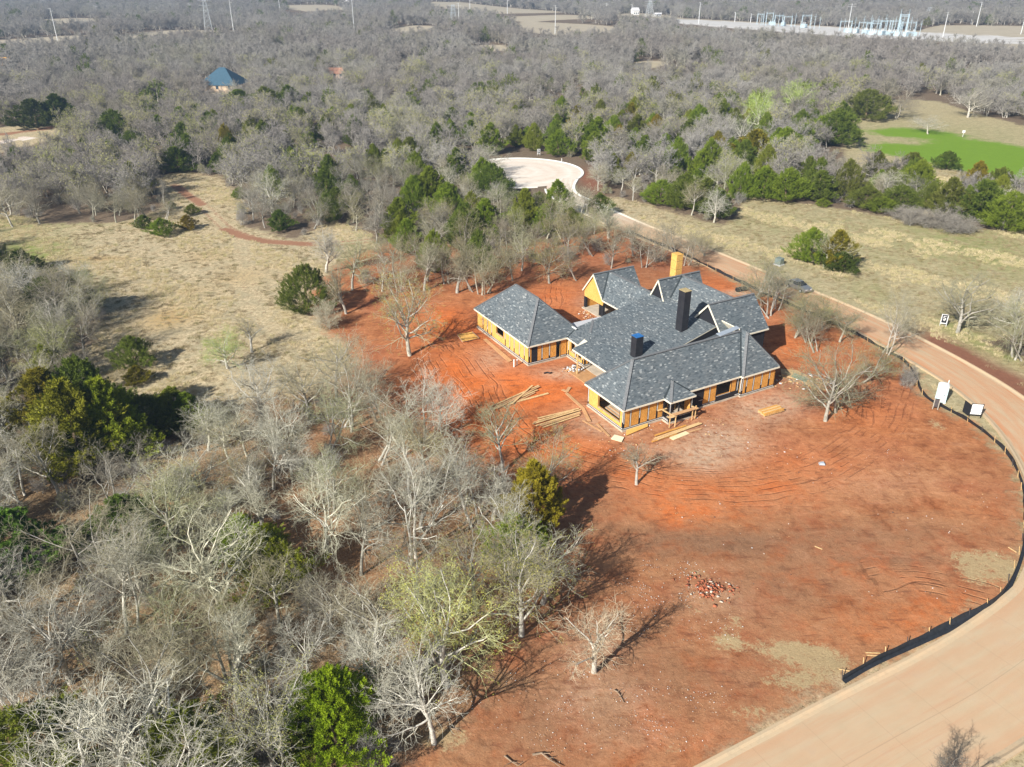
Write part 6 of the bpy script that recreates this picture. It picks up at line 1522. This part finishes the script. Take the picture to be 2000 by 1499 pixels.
# distant houses
def hiphouse(px, py, wpx, dm, hwall, hroof, rz, wc, rc, label, name="far_house", gable=False, wins=3):
    x, y, z = far_at(px, py); R_ = math.hypot(math.hypot(x, y), CAMH); wd = wpx / FPX * R_; g = thing(name, label, "house", (x, y, z), rz)
    mw = plain("far_wall", wc, .05); mr = plain("far_roof", rc, .08, 1, .6)
    m = MB(); m.box(-wd / 2, wd / 2, -dm / 2, dm / 2, 0, hwall); w_ = m.build("wall", mw, g)
    e = .5; m = MB(); q = [(-wd / 2 - e, -dm / 2 - e, hwall), (wd / 2 + e, -dm / 2 - e, hwall), (wd / 2 + e, dm / 2 + e, hwall), (-wd / 2 - e, dm / 2 + e, hwall)]
    ins = 0 if gable else min(dm / 2, wd * .42); a, b = (-wd / 2 + ins - (e if gable else 0), 0, hwall + hroof), (wd / 2 - ins + (e if gable else 0), 0, hwall + hroof)
    m.poly([q[0], q[1], b, a]); m.poly([q[2], q[3], a, b]); m.poly([q[1], q[2], b]); m.poly([q[3], q[0], a]); m.poly(q[::-1]); m.build("roof", mr, g)
    for i in range(wins):
        s = -wd / 2 + wd * (i + .5) / wins; m = MB(); m.box(s - .6, s + .6, -dm / 2 - .03, -dm / 2 - .002, .9, 2.2); m.build("window", plain("far_glass", (.05, .07, .09), .1, 1, .2), w_)
    return g
hiphouse(440, 176, 66, 14, 2.4, 6.4, math.radians(-8), (.55, .42, .30), (.05, .105, .15), "house with a steep dark blue hipped roof in the bare wood at upper left")
hiphouse(657, 152, 34, 8, 2.2, 2.2, 0, (.55, .40, .32), (.46, .25, .17), "low building with a pale red roof deep in the wood", gable=True)
hiphouse(1240, 28, 11, 7, 4.0, 3.0, .3, (.86, .86, .84), (.66, .66, .66), "white two-storey farmhouse at the top centre right", gable=True)
hiphouse(1285, 32, 11, 6, 2.0, 1.4, -.2, (.80, .80, .78), (.70, .70, .70), "low white barn right of the white farmhouse", gable=True)
hiphouse(155, 18, 26, 12, 4.0, 4.0, .2, (.80, .76, .70), (.62, .60, .58), "large pale house at the far upper left")
hiphouse(300, 28, 40, 12, 3.5, 3.5, -.1, (.72, .68, .62), (.50, .48, .46), "pale house among trees right of the large far left house")
hiphouse(325, 24, 18, 10, 3.5, 3.5, .3, (.78, .74, .68), (.52, .50, .48), "smaller pale house touching the one among trees at upper left")
hiphouse(678, 16, 16, 10, 5, 4, .2, (.86, .85, .82), (.60, .60, .60), "white house at the top edge left of the yellow field")
hiphouse(1972, 10, 12, 10, 4, 3, 0, (.86, .86, .86), (.80, .80, .80), "tiny white building at the upper right corner")
hiphouse(520, 172, 10, 6, 2.6, 1.6, .2, (.80, .76, .66), (.40, .38, .36), "small cream hut right of the blue-roofed house", wins=1)
# bare timber frame house at the far left edge
x, y, z = far_at(2, 152); g = thing("timber_frame_house", "bare yellow timber roof frame at the extreme left edge in the wood", "house", (x, y, z), .2)
m = MB()
for i in range(9):
    s = -6 + i * 1.5
    m.bar((s, -5, 3), (s, 0, 8), .28, .28); m.bar((s, 5, 3), (s, 0, 8), .28, .28); m.bar((s, -5, 0), (s, -5, 3), .28, .28); m.bar((s, 5, 0), (s, 5, 3), .28, .28)
m.build("rafter", M_osb2, g)
m = MB(); m.bar((-6, -5, 3), (6, -5, 3), .3, .3); m.bar((-6, 0, 8), (6, 0, 8), .3, .3); m.bar((-6, 5, 3), (6, 5, 3), .3, .3); m.build("beam", M_osb2, g)
# park marker
x, y, z = far_at(1880, 268); m = MB(); m.tube([(0, 0, 0), (0, 0, 1.4)], .06, 6); m.box(-.45, .45, -.04, .04, 1.3, 2.0); o = m.build("park_marker", M_sw); o.location = (x, y, z); tag(o, "small pale marker board at the top of the green lawn", "sign")

# ------------------------------------------------------------------ air between the camera and the far woods
hzm = bpy.data.materials.new("haze"); hzm.use_nodes = True; ht = hzm.node_tree; ht.nodes.clear()
ho = ht.nodes.new("ShaderNodeOutputMaterial"); hv = ht.nodes.new("ShaderNodeVolumePrincipled")
hv.inputs["Color"].default_value = (.42, .64, .95, 1); hv.inputs["Density"].default_value = 0.0003; hv.inputs["Anisotropy"].default_value = .2
ht.links.new(hv.outputs[0], ho.inputs["Volume"])
m = MB(); m.box(-9500, 9500, -1000, 14500, -12, 150); o = m.build("haze", hzm); tag(o, kind="stuff")
